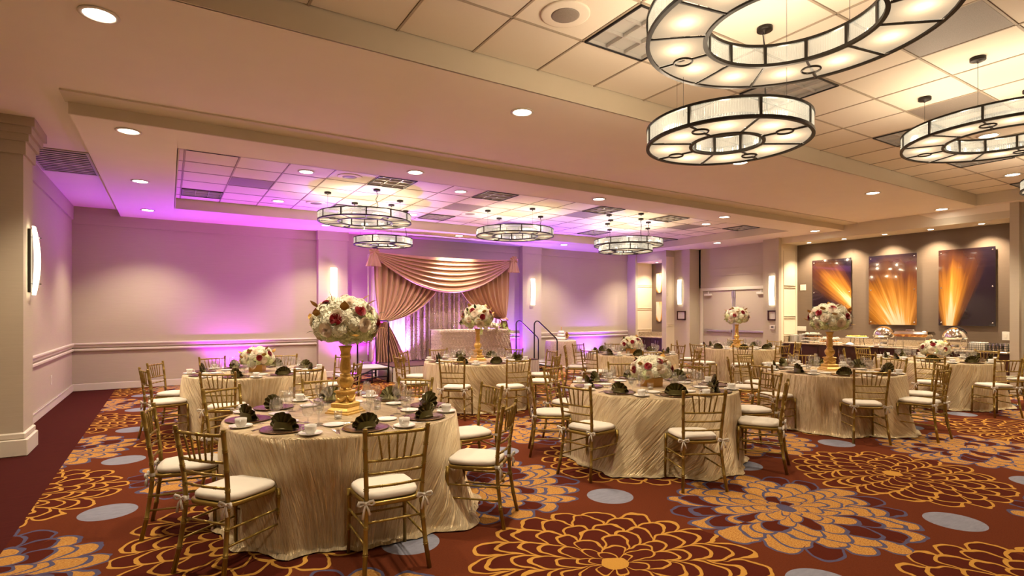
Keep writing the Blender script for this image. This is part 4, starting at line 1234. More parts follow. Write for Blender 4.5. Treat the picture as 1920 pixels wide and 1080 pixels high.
TW['candle'] = MB().lathe([(0, .011), (.024, .011), (.024, .026), (.002, .028), (.002, .034), (0, .034)], 12).mesh('candle', M['china'])
def fork():
    mb = MB().box((-.045, 0, .002), (.11, .009, .003), 0, .001); mb.box((.02, 0, .003), (.03, .020, .003), 0, .001)
    for i in range(4): mb.box((.058, -.0075 + i * .005, .004), (.05, .0022, .002))
    return mb
TW['fork'] = fork().mesh('fork', M['silver'])
TW['knife'] = MB().box((-.06, 0, .003), (.09, .013, .005), 0, .002).box((.045, .001, .002), (.12, .017, .002), 0, .0009).mesh('knife', M['silver'])
TW['spoon'] = MB().box((-.045, 0, .002), (.11, .008, .003), 0, .001).lathe([(0, .001), (.012, .002), (.02, .005), (.0195, .006), (0, .003)], 14, (.035, 0, 0), sx=1.35, sy=.9).mesh('spoon', M['silver'])
def napkin():
    mb = MB()
    # standing pleated fan
    n = 7
    def fan(u, v):
        a = radians(-92 + 184 * u); rr = .012 + .090 * v * (1 - .02 * cos(u * 2 * pi * n))
        ple = .011 * sin(u * 2 * pi * n) * (.25 + .75 * sin(pi * min(1, v * .8)))
        lean = -.025 * v * cos(a)
        return (ple + lean + .002, rr * sin(a) * 1.05, .018 + rr * cos(a) * .98)
    mb.grid(fan, 6 * n + 1, 6, True)
    mb.grid(lambda u, v: tuple(Vector(fan(u, v)) + Vector((.012 * (1 - v) + .003, 0, -.004))), 6 * n + 1, 6, True)
    mb.grid(lambda u, v: tuple(Vector(fan(u, v * .82)) + Vector((-.016 * (1 - v) - .004, 0, -.004))), 6 * n + 1, 6, True)
    # folded base wrapped in front and a rolled band
    def base(u, v):
        a = pi * (u - .5); rr = .085 + .012 * sin(5 * a)
        return (.01 + .06 * cos(a) * (1 - v * .55), rr * sin(a) * (1 - v * .25), .002 + .045 * v ** 1.3 * (1 - .35 * abs(sin(a))) + .006 * sin(7 * a) * v)
    mb.grid(base, 21, 6, True)
    mb.grid(lambda u, v: (-.015 - .03 * cos(pi * (u - .5)) * (1 - v * .6), .08 * sin(pi * (u - .5)) * (1 - v * .2), .002 + .05 * v), 15, 5, True)
    mb.lathe([(0, 0), (.06, 0), (.065, .006), (.05, .016), (.0, .02)], 16, (.005, 0, 0), sx=.9, sy=1.25)
    return mb.mesh('napkin', M['napkin'])
TW['napkin'] = napkin()
TTOP = .765
def item(nm_, me, x, y, rz, lab, cat, grp, z=TTOP):
    o = inst(nm_, me, None, (x, y, z), rz); return tag(o, lab, cat, grp)
def glass(kind, x, y, rz, lab, grp):
    nm_ = {'wine': 'wine_glass', 'goblet': 'water_goblet', 'flute': 'champagne_flute', 'votive': 'votive_holder'}[kind]
    o = inst(nm_, TW[kind], None, (x, y, TTOP), rz); return tag(o, lab, 'glass' if kind != 'votive' else 'candle holder', grp)
for k, T in TABLES.items():
    cx, cy = T['c']
    t = thing('banquet_table', 'round folding banquet table hidden under the cloth, %s' % T['d'], 'table', (cx, cy, 0), 0, 'round banquet tables')
    table_frame(t)
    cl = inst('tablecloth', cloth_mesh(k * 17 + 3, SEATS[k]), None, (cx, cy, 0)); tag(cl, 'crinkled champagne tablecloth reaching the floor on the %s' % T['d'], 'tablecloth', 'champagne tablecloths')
    rnd = random.Random(k)
    L = SEATS[k]
    n = 8
    base = L[0][0]
    if len(L) == 8:
        # mean phase so that each setting faces its chair
        ph = sum(((q[0] - i * pi / 4 - base + pi) % (2 * pi)) - pi for i, q in enumerate(L)) / 8 + base
    else: ph = base
    setts = [ph + i * pi / 4 for i in range(8)]
    order = sorted(setts, key=lambda a: (seat_name(k, a) + .3) % (2 * pi))
    for i, a in enumerate(order):
        wn = WORDS8[i]; d = T['d']
        ex = Vector((cos(a), sin(a))); ey = Vector((-sin(a), cos(a)))   # outward, and to the diner's left... right
        def P(r_, s_): return cx + ex.x * r_ + ey.x * s_, cy + ex.y * r_ + ey.y * s_
        j = lambda q=.008: rnd.uniform(-q, q)
        at = '%s place of the %s' % (wn, d)
        x, y = P(.735 + j(), j()); item('charger_plate', TW['charger'], x, y, 0, 'bronze charger plate at the ' + at, 'plate', 'bronze charger plates')
        tag(inst('napkin', TW['napkin'], None, (x, y, TTOP + .006), a + pi + rnd.uniform(-.5, .5), rnd.uniform(.95, 1.08)), 'dark olive fan-folded napkin, ' + at, 'napkin', 'olive fan napkins')
        x, y = P(.80 + j(), .272 + j()); item('saucer', TW['saucer'], x, y, 0, 'white saucer at the ' + at, 'saucer', 'white saucers')
        c_ = thing('coffee_cup', 'white coffee cup on its saucer, ' + at, 'cup', (x, y, TTOP + .005), rnd.uniform(0, 6.28), 'white coffee cups')
        inst('cup', TW['cup'], c_); inst('cup_handle', TW['cup_handle'], c_)
        x, y = P(.50 + j(), -.17 + j()); item('bread_plate', TW['bread'], x, y, 0, 'small white bread plate at the ' + at, 'plate', 'white bread plates')
        for q, off in enumerate((-.185, -.208)):
            x, y = P(.74 - q * .012, off); item('fork', TW['fork'], x, y, a + pi + j(.1), '%s silver fork at the %s' % (('inner', 'outer')[q], at), 'fork', 'silver forks')
        x, y = P(.74, .182); item('knife', TW['knife'], x, y, a + pi + j(.06), 'silver knife at the ' + at, 'knife', 'silver knives')
        x, y = P(.46, -.06); item('spoon', TW['spoon'], x, y, a + pi / 2 + j(.2), 'silver dessert spoon at the ' + at, 'spoon', 'silver spoons')
        for kind, r_, s_ in (('goblet', .545, .045), ('wine', .525, .130), ('flute', .455, .085)):
            x, y = P(r_ + j(.012), s_ + j(.01))
            glass(kind, x, y, 0, '%s at the %s' % ({'goblet': 'clear water goblet', 'wine': 'clear wine glass', 'flute': 'clear champagne flute'}[kind], at), {'goblet': 'clear water goblets', 'wine': 'clear wine glasses', 'flute': 'clear champagne flutes'}[kind])
    for i in range(3):
        a = ph + .4 + i * 2 * pi / 3; rel = seat_name(k, a)
        wd = WORDS8[int(((rel + pi / 8) % (2 * pi)) / (pi / 4))]
        v_ = thing('votive_holder', 'short glass votive holder, %s side of the %s centrepiece' % (wd, T['d']), 'candle holder', (cx + .28 * cos(a), cy + .28 * sin(a), TTOP), 0, 'glass votive holders')
        inst('glass_cup', TW['votive'], v_); inst('candle', TW['candle'], v_)

# ================================================================== FLOWERS
def floret_mesh():
    mb = MB(); rnd = random.Random(2)
    n = 64; ga = pi * (3 - sqrt(5))
    for i in range(n):
        z = 1 - 1.55 * i / n; rr = sqrt(max(0, 1 - z * z)); a = i * ga
        nrm = Vector((rr * cos(a), rr * sin(a), z)); c_ = nrm * (.070 + rnd.uniform(-.004, .005))
        t1 = nrm.orthogonal().normalized(); t1.rotate(Matrix.Rotation(rnd.uniform(0, 6), 3, nrm)); t2 = nrm.cross(t1)
        for q in range(4):
            b_ = q * pi / 2; d = t1 * cos(b_) + t2 * sin(b_); e = nrm.cross(d)
            s_ = .0135 * rnd.uniform(.85, 1.2)
            mb.add([c_, c_ + d * s_ * .7 + e * s_ * .55 + nrm * .003, c_ + d * s_ * 1.25 + nrm * .001, c_ + d * s_ * .7 - e * s_ * .55 + nrm * .003], [(0, 1, 2, 3)])
    mb.lathe([(0, -.045), (.04, -.03), (.058, 0), (.05, .035), (.03, .054), (0, .062)], 12)
    return mb
HYD = floret_mesh()
hyd_me = HYD.mesh('hydrangea', M['hydrangea']); hydg_me = HYD.mesh('hydrangea', M['hyd_green'])
def rose_mb():
    mb = MB(); rnd = random.Random(5)
    for layer, (cnt, R0, lean, h) in enumerate([(2, .006, .02, .040), (3, .012, .10, .041), (4, .019, .24, .041), (5, .027, .42, .039), (6, .035, .66, .036), (7, .041, .95, .030)]):
        for q in range(cnt):
            a0 = 2 * pi * q / cnt + layer * .7 + rnd.uniform(-.1, .1); wid = 2 * pi / cnt * 1.05
            def pet(u, v, a0=a0, wid=wid, R0=R0, lean=lean, h=h):
                s_ = (u - .5) * 2; a = a0 + s_ * wid * (0.45 + .35 * sin(pi * min(1, v * 1.1)))
                curl = .012 * v ** 3 * (1 + lean)
                rr = R0 * (.35 + .65 * sin(v * pi / 2)) + lean * h * v ** 2 * .6 + curl
                return (rr * cos(a), rr * sin(a), h * v * (1 - .12 * s_ * s_) * (1 - lean * .25) - .01 * lean)
            mb.grid(pet, 5, 5, True)
    mb.lathe([(0, -.016), (.016, -.012), (.028, .0), (.012, .016), (0, .02)], 10)
    return mb
RO = rose_mb(); rw_me = RO.mesh('rose', M['rose_white']); rr_me = RO.mesh('red_rose', M['rose_red'])
def leaf_mb(L=.085, W=.036):
    def lf(u, v):
        w_ = W * sin(pi * min(.999, v) ** .85) * (1 - .15 * v)
        return ((u - .5) * 2 * w_, L * v, .012 * sin(v * 3) - .35 * abs(u - .5) * w_)
    return MB().grid(lf, 5, 7, True)
gl_me = leaf_mb().mesh('gold_leaf', M['goldleaf']); gr_me = leaf_mb(.07, .022).mesh('green_leaf', M['greenleaf'])
def orient(n_, spin=0.0):
    return (Vector(n_).to_track_quat('Z', 'Y').to_matrix() @ Matrix.Rotation(spin, 3, 'Z')).to_euler()
def flower_ball(root, cz, Rx, Rz, seed, nh=30, nw=9, nr=6, nl=9, lower=-.75, scale=1.0, view=(0, 0)):
    rnd = random.Random(seed); ga = pi * (3 - sqrt(5))
    vx, vy = view
    for i in range(nh):
        z = 1 - (1 - lower) * (i + .5) / nh; rr = sqrt(max(0, 1 - z * z)); a = i * ga + seed
        nrm = Vector((rr * cos(a), rr * sin(a), z))
        p = Vector((nrm.x * Rx * .74, nrm.y * Rx * .74, cz + nrm.z * Rz * .74))
        inst('hydrangea', hydg_me if (z < -.25 and rnd.random() < .55) or rnd.random() < .08 else hyd_me, root, p, orient(nrm, rnd.uniform(0, 6)), scale * rnd.uniform(.95, 1.15))
    def spot(i, n_, lo, hi, ph):
        z = hi - (hi - lo) * ((i * .618 + ph) % 1); a = 2 * pi * i / n_ + ph * 5
        rr = sqrt(max(0, 1 - z * z)); return Vector((rr * cos(a), rr * sin(a), z))
    for i in range(nw):
        n_ = spot(i, nw, max(lower + .15, -.6), .8, .3)
        inst('rose', rw_me, root, Vector((n_.x * Rx * .93, n_.y * Rx * .93, cz + n_.z * Rz * .93)), orient(n_, rnd.uniform(0, 6)), scale * rnd.uniform(.66, .88))
    for i in range(nr):
        n_ = spot(i, nr, -.1 if lower < -.3 else .15, .75, .71)
        inst('red_rose', rr_me, root, Vector((n_.x * Rx * .97, n_.y * Rx * .97, cz + n_.z * Rz * .97)), orient(n_, rnd.uniform(0, 6)), scale * .62)
    for i in range(nl):
        n_ = spot(i, nl, max(lower, -.55), .9, .13)
        d = (n_ + Vector((rnd.uniform(-.6, .6), rnd.uniform(-.6, .6), rnd.uniform(-.3, .6)))).normalized()
        p = Vector((n_.x * Rx * 1.0, n_.y * Rx * 1.0, cz + n_.z * Rz * 1.0))
        q = d.to_track_quat('Y', 'Z').to_euler()
        inst('gold_leaf' if i % 3 else 'green_leaf', gl_me if i % 3 else gr_me, root, p, q, scale * rnd.uniform(.85, 1.25))
def sqprof(mb, prof, rz=0.0, ch=.0):
    """stack of square frusta: (half width, z)"""
    vs = []; fs = []
    for h, z in prof:
        vs += [(-h, -h, z), (h, -h, z), (h, h, z), (-h, h, z)]
    for k in range(len(prof) - 1):
        for i in range(4): fs.append((k * 4 + i, k * 4 + (i + 1) % 4, (k + 1) * 4 + (i + 1) % 4, (k + 1) * 4 + i))
    fs.append((3, 2, 1, 0)); n = (len(prof) - 1) * 4; fs.append((n, n + 1, n + 2, n + 3))
    mb.add(vs, fs); return mb
def pedestal():
    D = {}
    D['plinth'] = sqprof(MB(), [(.135, 0), (.135, .012), (.122, .018), (.118, .03), (.100, .048), (.092, .052), (.096, .058), (.096, .082), (.088, .088), (.070, .094), (.066, .10), (.062, .16), (.066, .168), (.078, .176), (.078, .186), (.06, .192)]).mesh('plinth', M['carved'])
    g = MB()
    for q in range(4):
        a = q * pi / 2
        pts = []; rs = []
        for i in range(11):
            s_ = (i / 10 - .5) * 2
            x = .068 + .006 * (1 - s_ * s_); y = s_ * .062; z = .150 - .040 * (1 - s_ * s_)
            pts.append((x * cos(a) - y * sin(a), x * sin(a) + y * cos(a), z)); rs.append(.007 + .007 * (1 - s_ * s_) + .002 * sin(i * 2.4))
        g.tube(pts, rs, 8)
    D['garland'] = g.mesh('garland', M['carved'])
    pr_ = [(.0, .19), (.045, .19), (.050, .198), (.040, .206), (.036, .212), (.050, .228), (.060, .252), (.062, .275), (.054, .296), (.040, .306), (.044, .314), (.044, .322), (.032, .330), (.034, .338), (.040, .352), (.041, .375), (.037, .42), (.034, .46), (.033, .468), (.040, .476), (.042, .486), (.036, .496), (.038, .51), (.046, .54), (.055, .56), (0, .562)]
    n = 24; mb = MB(); vs = []; fs = []
    for r_, z in pr_:
        for i in range(n):
            a = 2 * pi * i / n
            k_ = 1 + (.07 * cos(8 * a) if .22 < z < .30 or .34 < z < .46 else 0)
            vs.append((r_ * k_ * cos(a), r_ * k_ * sin(a), z))
    for k_ in range(len(pr_) - 1):
        for i in range(n): fs.append((k_ * n + i, k_ * n + (i + 1) % n, (k_ + 1) * n + (i + 1) % n, (k_ + 1) * n + i))
    mb.add(vs, fs, True); D['column'] = mb.mesh('column', M['carved'])
    return D
PD = pedestal()
for k, T in TABLES.items():
    cx, cy = T['c']
    if T['kind'] == 'tall':
        c_ = thing('tall_centrepiece', 'tall carved gold pedestal with a ball of cream flowers on the %s' % T['d'], 'centrepiece', (cx, cy, TTOP), {1: .62}.get(k, .35 + k), 'tall gold pedestal centrepieces')
        for nm_ in ('plinth', 'garland', 'column'): inst(nm_, PD[nm_], c_, None, None, (.86, .86, 1) if nm_ != 'column' else (1.05, 1.05, 1))
        flower_ball(c_, .755, .275, .215, k * 3 + 1, 36, 15, 8, 20)
    else:
        c_ = thing('low_centrepiece', 'low dome of cream flowers and red roses in a gold box, %s' % T['d'], 'centrepiece', (cx, cy, TTOP), .55 + k * .3, 'low flower boxes')
        sqprof(MB(), [(.088, 0), (.09, .003), (.09, .098), (.086, .10), (.07, .10)]).build('gold_box', M['goldbox'], c_)
        flower_ball(c_, .185, .235, .155, k * 5 + 2, 26, 11, 8, 14, lower=-.45, scale=.85)

# ================================================================== STAGE AND DRAPED BACKDROP
SZ = .36; SX0, SX1, SY0_, SY1_ = 4.40, 8.50, 12.25, 14.0
st = thing('stage', 'low stage platform with plum carpet top and pleated white skirt', 'stage', ((SX0 + SX1) / 2, 13.1, 0))
ox, oy = (SX0 + SX1) / 2, 13.1
MB().b2(SX0 - ox, SX1 - ox, SY0_ - oy, SY1_ - oy, SZ - .05, SZ - .012, .005).build('deck', M['blacksteel'], st)
MB().b2(SX0 - ox, SX1 - ox, SY0_ - oy, SY1_ - oy, SZ - .012, SZ, .004).build('carpet_top', M['stagecarpet'], st)
def skirt(p0, p1, nrm):
    L = hypot(p1[0] - p0[0], p1[1] - p0[1]); n = int(L / .012)
    def fn(u, v):
        s_ = u * L; am = .006 + .012 * v; o = am * sin(s_ * 2 * pi / .075) + .012
        return (p0[0] + (p1[0] - p0[0]) * u + nrm[0] * o, p0[1] + (p1[1] - p0[1]) * u + nrm[1] * o, (SZ - .03) * (1 - v) + .008)
    return MB().grid(fn, n, 4, True)
skirt((SX0 - ox, SY0_ - oy), (SX1 - ox, SY0_ - oy), (0, -1)).build('pleated_skirt', M['skirt'], st)
skirt((SX0 - ox, SY1_ - oy), (SX0 - ox, SY0_ - oy), (-1, 0)).build('pleated_skirt', M['skirt'], st)
skirt((SX1 - ox, SY0_ - oy), (SX1 - ox, SY1_ - oy), (1, 0)).build('pleated_skirt', M['skirt'], st)
for i in range(4):
    for j in range(2):
        MB().tube([(-1.9 + i * 1.27, -.7 + j * 1.4, 0), (-1.9 + i * 1.27, -.7 + j * 1.4, SZ - .05)], .02, 8).build('leg', M['blacksteel'], st)
# stairs at the left end
s = thing('stage_stairs', 'black steel portable stairs with tall hoop rails left of the stage', 'stairs', (3.95, 12.75, 0))
MB().box((0.02, 0, SZ - .02), (.72, .92, .03), 0, .005).build('tread', M['greydeck'], s)
MB().box((-.53, 0, .17), (.32, .92, .03), 0, .005).build('tread', M['greydeck'], s)
def hoop(x, y0, y1, z0, z1, r_=.10):
    pts = [(x, y0, z0)]
    for i in range(7):
        a = pi - i * pi / 12; pts.append((x, y0 + r_ + r_ * cos(a), z1 - r_ + r_ * sin(a)))
    for i in range(7):
        a = pi / 2 - i * pi / 12; pts.append((x, y1 - r_ + r_ * cos(a), z1 - r_ + r_ * sin(a)))
    pts.append((x, y1, z0)); return pts
for x in (.36, -.36):
    MB().tube(hoop(x, -.46, .46, .0, 1.42), .018, 8).build('hoop_rail', M['blacksteel'], s)
for y in (-.44, .44):
    MB().tube([(.34, y, SZ - .05), (.0, y, SZ - .05), (-.62, y, .06), (-.68, y, .0)], .016, 8).build('stringer', M['blacksteel'], s)
    MB().tube([(.34, y, .14), (.05, y, .14), (-.36, y, .0)], .014, 8).build('brace', M['blacksteel'], s)
    for x in (.34, -.02): MB().tube([(x, y, SZ - .04), (x, y, 0)], .016, 8).build('leg', M['blacksteel'], s)
# stairs at the right end
s = thing('stage_stairs', 'black steel portable stairs with two sloping rails right of the stage', 'stairs', (8.95, 12.95, 0))
MB().box((-.14, 0, .24), (.34, .86, .03), 0, .005).build('tread', M['greydeck'], s)
MB().box((.18, 0, .12), (.32, .86, .03), 0, .005).build('tread', M['greydeck'], s)
for y in (-.45, .48):
    pts = [(-.43, y, .0), (-.43, y, 1.28)]
    for i in range(1, 7):
        a = pi - i * pi / 2 / 6 * 1.35; pts.append((-.33 + .10 * cos(a), y, 1.28 + .10 * sin(a)))
    pts += [(.30, y, .90), (.335, y, .86), (.35, y, .80), (.35, y, .0)]
    MB().tube(pts, .018, 8).build('handrail', M['blacksteel'], s)
    MB().tube([(-.43, y, .22), (.35, y, .06)], .014, 8).build('stringer', M['blacksteel'], s)

# backdrop: pipe frame, sequin centre, voile, tied drapes, swag
BX0, BX1, BT = 4.30, 8.30, 3.08
fr = thing('backdrop_frame', 'slim pipe frame carrying the wedding backdrop', 'frame', (6.3, 13.78, 0))
MB().tube([(BX0 - 6.3, 0, BT), (BX1 - 6.3, 0, BT)], .018, 8).build('crossbar', M['whitetrim'], fr)
for x in (BX0, BX1):
    MB().tube([(x - 6.3, 0, SZ), (x - 6.3, 0, BT)], .02, 8).build('upright', M['whitetrim'], fr)
    MB().box((x - 6.3, 0, SZ + .006), (.36, .36, .012), 0, .003).build('foot', M['steel'], fr)
def curtain(x0, x1, z0, z1, y, folds, amp, seed, nu=None, pool=0.0):
    rnd = random.Random(seed); ph = [rnd.uniform(0, 6) for _ in range(4)]
    nu = nu or folds * 7
    def fn(u, v):
        a = u * folds * 2 * pi
        o = amp * (sin(a + .8 * sin(a * .37 + ph[0])) * (.7 + .3 * sin(a * .21 + ph[1])))
        z = z1 + (z0 - z1) * v
        return (x0 + (x1 - x0) * u + .01 * sin(a * 2 + v * 3 + ph[2]), y + o * (.8 + .3 * v) - pool * max(0, v - .94) * 12 * (.5 + .5 * sin(a * .5 + ph[3])), max(z0, z))
    return MB().grid(fn, nu, 22, True)
tag(curtain(BX0 + .05, BX1 - .05, SZ + .01, BT, 13.72, 30, .035, 3).build('voile_backdrop', M['sheer']), 'pale pleated voile curtain behind the swagged drapes', 'curtain')
tag(curtain(5.22, 7.35, SZ + .015, BT - .05, 13.60, 15, .045, 9, nu=150, pool=.10).build('sequin_curtain', M['sequin']), 'champagne sequin curtain hanging in the middle of the backdrop', 'curtain')
def drape(side):
    """side=+1: left drape (ties at left), -1: mirrored right drape"""
    if side > 0: xo, xi, tx, tz, fx = BX0 + .02, 6.25, 4.50, 1.40, (4.28, 5.15)
    else: xo, xi, tx, tz, fx = BX1 - .02, 6.45, 8.08, 1.43, (8.38, 7.72)
    folds = 11
    def fn(u, v):
        a = u * folds * 2 * pi
        xt = xo + (xi - xo) * u
        p0 = Vector((xt, 0, BT - .02)); tie = Vector((tx + (u - .35) * .16 * side, 0, tz + (u - .5) * .05 * -1))
        if v <= .68:
            q = v / .68
            p1 = Vector((xt, 0, BT - .95)); p2 = Vector((tx + (xt - tx) * .58, 0, tz + .10 + .12 * (1 - u)))
            b_ = p0 * (1 - q) ** 3 + p1 * 3 * q * (1 - q) ** 2 + p2 * 3 * q * q * (1 - q) + tie * q ** 3
            amp = .050 * (1 - q) + .018
        else:
            q = (v - .68) / .32
            bx_ = fx[0] + (fx[1] - fx[0]) * u
            b_ = tie.lerp(Vector((bx_, 0, SZ + .012)), q); b_.x = tie.x + (bx_ - tie.x) * q ** .75
            amp = .018 + .045 * q
        o = amp * sin(a + .6 * sin(a * .33 + 1))
        return (b_.x + .012 * cos(a) * (1 if v < .68 else .5), 13.42 + o - .05 * (1 - abs(v - .68)), b_.z)
    d = MB().grid(fn, folds * 12, 46, True).build('tied_drape', M['satin'])
    tag(d, 'gold rose satin drape tied back at the %s of the backdrop' % ('left' if side > 0 else 'right'), 'curtain')
    tb = MB().tube([(tx - .13, 13.40, tz + .02), (tx - .07, 13.30, tz - .01), (tx + .07, 13.30, tz - .02), (tx + .13, 13.40, tz + .01)], [.02, .035, .035, .02], 10)
    tb.lathe([(0, -.05), (.045, -.03), (.055, 0), (.04, .04), (0, .05)], 12, (tx, 13.29, tz))
    tb.build('tieback', M['satin'], d)
drape(1); drape(-1)
sw = thing('swag_valance', 'wide draped satin swag across the top of the backdrop', 'curtain', (6.3, 13.30, 0))
def swag(u, v):
    x = BX0 - .02 + (BX1 - BX0 + .04) * u; s_ = sin(pi * u); c_ = s_ ** .85
    zt = BT + .03 - .07 * s_; zb = BT - .05 - .92 * c_
    z = zt + (zb - zt) * (v ** (1.15))
    nf = 7.0; cusp = sin(pi * nf * v) ** 2
    o = -.03 - .085 * c_ * cusp - .12 * c_ * v - .02
    sag = -.05 * c_ * (cusp - .5)
    return (x - 6.3, o + .05, z + sag)
MB().grid(swag, 70, 57, True).build('swag', M['satin'], sw)
for sx in (-1, 1):
    x = (BX0 if sx < 0 else BX1) - 6.3
    mb = MB()
    def knot(u, v, x=x):
        a = 2 * pi * u; rr = (.05 + .14 * v) * (1 + .22 * sin(9 * a + 1)) ; return (x + sx * .03 + rr * cos(a) * .9, -.05 + rr * .35 * sin(a), BT + .09 - .42 * v)
    mb.grid(knot, 60, 8, True, True)
    def ruf(u, v, x=x):
        a = 2 * pi * u; rr = .02 + .11 * v; return (x + sx * .02 + rr * cos(a), -.10 - .03 * sin(8 * a) * v + .02 * v, BT + .03 + rr * .8 * sin(a))
    mb.grid(ruf, 50, 4, True, True)
    mb.build('corner_knot', M['satin'], sw)
# uplight fixtures
def uplight(x, y, z, wd, pw, col, tilt=0.0, size=110, rx=0.0):
    o = thing('uplight', 'small black floor uplight glowing %s' % wd, 'uplight', (x, y, z), 0, 'purple floor uplights')
    MB().box((0, 0, .045), (.20, .16, .09), 0, .012).build('housing', M['blackplastic'], o)
    MB().box((0, 0, .094), (.16, .12, .008)).build('lens', emit('uplight_lens', col, 6.0), o)
    lamp('uplight_lamp', 'SPOT', (x, y, z + .13), pw, col, rot=(rx, tilt, 0) if True else 0, spot_size=radians(size), spot_blend=.9, shadow_soft_size=.05).rotation_euler = (pi + rx, tilt, 0)
WHP = (.55, .25, 1.0)
uplight(1.2, 13.95, 0, 'purple behind the far left table', P_UP * .55, MAGENTA, 0, 120, 0)
uplight(3.95, 13.75, 0, 'magenta behind the left stairs', P_UP * .9, MAGENTA, 0, 140, .25)
uplight(8.75, 13.8, 0, 'purple right of the stage', P_UP * .5, PURPLE, 0, 140)
uplight(11.9, 14.0, 0, 'purple behind the back centre table', P_UP * .55, PURPLE, 0, 140)
uplight(5.05, 13.45, SZ, 'violet at the foot of the voile', P_UP * .9, WHP, 0, 130, -.1)
lamp('far_tray_wash', 'SPOT', (4.1, 13.9, .2), P_UP * 2.3, PURPLE, rot=(pi + radians(35), radians(-8), 0), spot_size=radians(62), spot_blend=.9, shadow_soft_size=.06)  # added purple spot without a fixture, strengthens the glow on the far tray
lamp('far_tray_wash', 'SPOT', (8.7, 13.9, .2), P_UP * 2.0, PURPLE, rot=(pi + radians(35), 0, 0), spot_size=radians(62), spot_blend=.9, shadow_soft_size=.06)  # second added tray spot, likewise without a fixture
lamp('left_ceiling_wash', 'SPOT', (1.2, 13.9, .2), P_UP * .8, PURPLE, rot=(pi + radians(24), radians(-22), 0), spot_size=radians(64), spot_blend=1.0, shadow_soft_size=.06)  # added purple spot without a fixture, tints the left ceiling
uplight(7.5, 13.5, SZ, 'violet at the right foot of the backdrop', P_UP * .8, WHP, 0, 130)
lamp('swag_fill_spot', 'SPOT', (6.5, 11.8, 3.55), P_DOWN * .6, WARM2, rot=(radians(58), 0, 0), spot_size=radians(50), spot_blend=.8, shadow_soft_size=.08)  # added spot with no fixture, brightens the swag
# gold branch at the left tie
# sweetheart table
swt = thing('sweetheart_table', 'rectangular head table on the stage covered in blush rosette fabric', 'table', (6.75, 12.92, SZ), 0)
TW_, TD_, TH_ = 1.95, .70, .80
MB().box((0, 0, TH_ - .015), (TW_ - .06, TD_ - .06, .03), 0, .005).build('tabletop', M['wood'], swt)
MB().box((0, 0, TH_ / 2 + .002), (TW_ - .03, TD_ - .03, TH_ - .004), 0, .02).build('table_skirt', M['rosette'], swt)
mb = MB(); rnd = random.Random(11)
def rosette(mb, p, n_, r_):
    t1 = n_.orthogonal().normalized(); t2 = n_.cross(t1)
    a0 = rnd.uniform(0, 6)
    vs = []
    for k_, (rr, hh) in enumerate(((1.0, .0), (.8, .35), (.62, .1), (.42, .45), (.2, .2))):
        for i in range(7):
            a = a0 + 2 * pi * (i + .5 * k_) / 7; q = rr * (1 + .15 * rnd.uniform(-1, 1))
            vs.append(p + (t1 * cos(a) + t2 * sin(a)) * r_ * q + n_ * r_ * hh * .9)
    fs = []
    for k_ in range(4):
        for i in range(7): fs.append((k_ * 7 + i, k_ * 7 + (i + 1) % 7, (k_ + 1) * 7 + (i + 1) % 7, (k_ + 1) * 7 + i))
    fs.append(tuple(range(28, 35))); mb.add(vs, fs, False)
st_ = .088
for i in range(int(TW_ / st_) + 1):
    for j in range(int(TH_ / st_)):
        rosette(mb, Vector((-TW_ / 2 + i * st_ + (j % 2) * .04, -TD_ / 2 - .0, .045 + j * st_)), Vector((0, -1, 0)), .055)
for sx in (-1, 1):
    for i in range(int(TD_ / st_)):
        for j in range(int(TH_ / st_)): rosette(mb, Vector((sx * TW_ / 2, -TD_ / 2 + .05 + i * st_, .045 + j * st_)), Vector((sx, 0, 0)), .055)
MB().box((0, 0, TH_ + .004), (TW_ + .02, TD_ + .02, .012), 0, .005).build('table_cover', M['rosette'], swt)
for i in range(int(TW_ / st_) + 1):
    rosette(mb, Vector((-TW_ / 2 + i * st_, -TD_ / 2 + .005, TH_ - .015)), Vector((0, -.8, .6)), .05)
o = mb.build('rosettes', M['rosette'], swt); o['kind'] = 'stuff'
# arrangement of lime orchids and cream flowers on the head table
ar = thing('orchid_arrangement', 'lime orchids trailing from cream flowers on the head table', 'flowers', (7.15, 12.60, SZ + TH_ + .01), 0)
orm = MB()
for q in range(5):
    a = q * 2 * pi / 5
    orm.grid(lambda u, v, a=a: ((.010 + .045 * v) * cos(a + (u - .5) * .9 * sin(pi * v)), (.010 + .045 * v) * sin(a + (u - .5) * .9 * sin(pi * v)), .012 * sin(v * 2.5)), 4, 4, True)
or_me = orm.mesh('orchid', M['orchid'])
flower_ball(ar, .06, .30, .13, 77, 16, 6, 0, 4, lower=-.1, scale=.85)
for i in range(34):
    sx = -1 if i % 2 else 1; q = rnd.random()
    p = Vector((sx * (.22 + .34 * q) + rnd.uniform(-.05, .05), -.15 + rnd.uniform(-.06, .06) * 1, .16 - .36 * q * q + rnd.uniform(-.06, .06)))
    if p.z < 0: p.y = -.33 + rnd.uniform(-.02, .02)
    inst('orchid', or_me, ar, p, orient(Vector((sx * .4, -1, .4 + rnd.uniform(-.5, .5)))), rnd.uniform(.8, 1.1))
# glasses and a rose standing on the head table
for i, x in enumerate((6.05, 6.17, 6.30)):
    o = tag(inst('champagne_flute', TW['flute'], None, (x, 12.72, SZ + TH_ + .01), 0, 1.1), 'clear champagne flute on the head table, %s of three' % ('left', 'middle', 'right')[i], 'glass', 'flutes on the head table')
o = thing('napkin_stand', 'dark folded napkin standing in a glass on the head table', 'napkin', (6.50, 12.80, SZ + TH_ + .01))
inst('glass_body', TW['wine'], o); inst('napkin', TW['napkin'], o, (0, 0, .13), -pi / 2, 1.15)

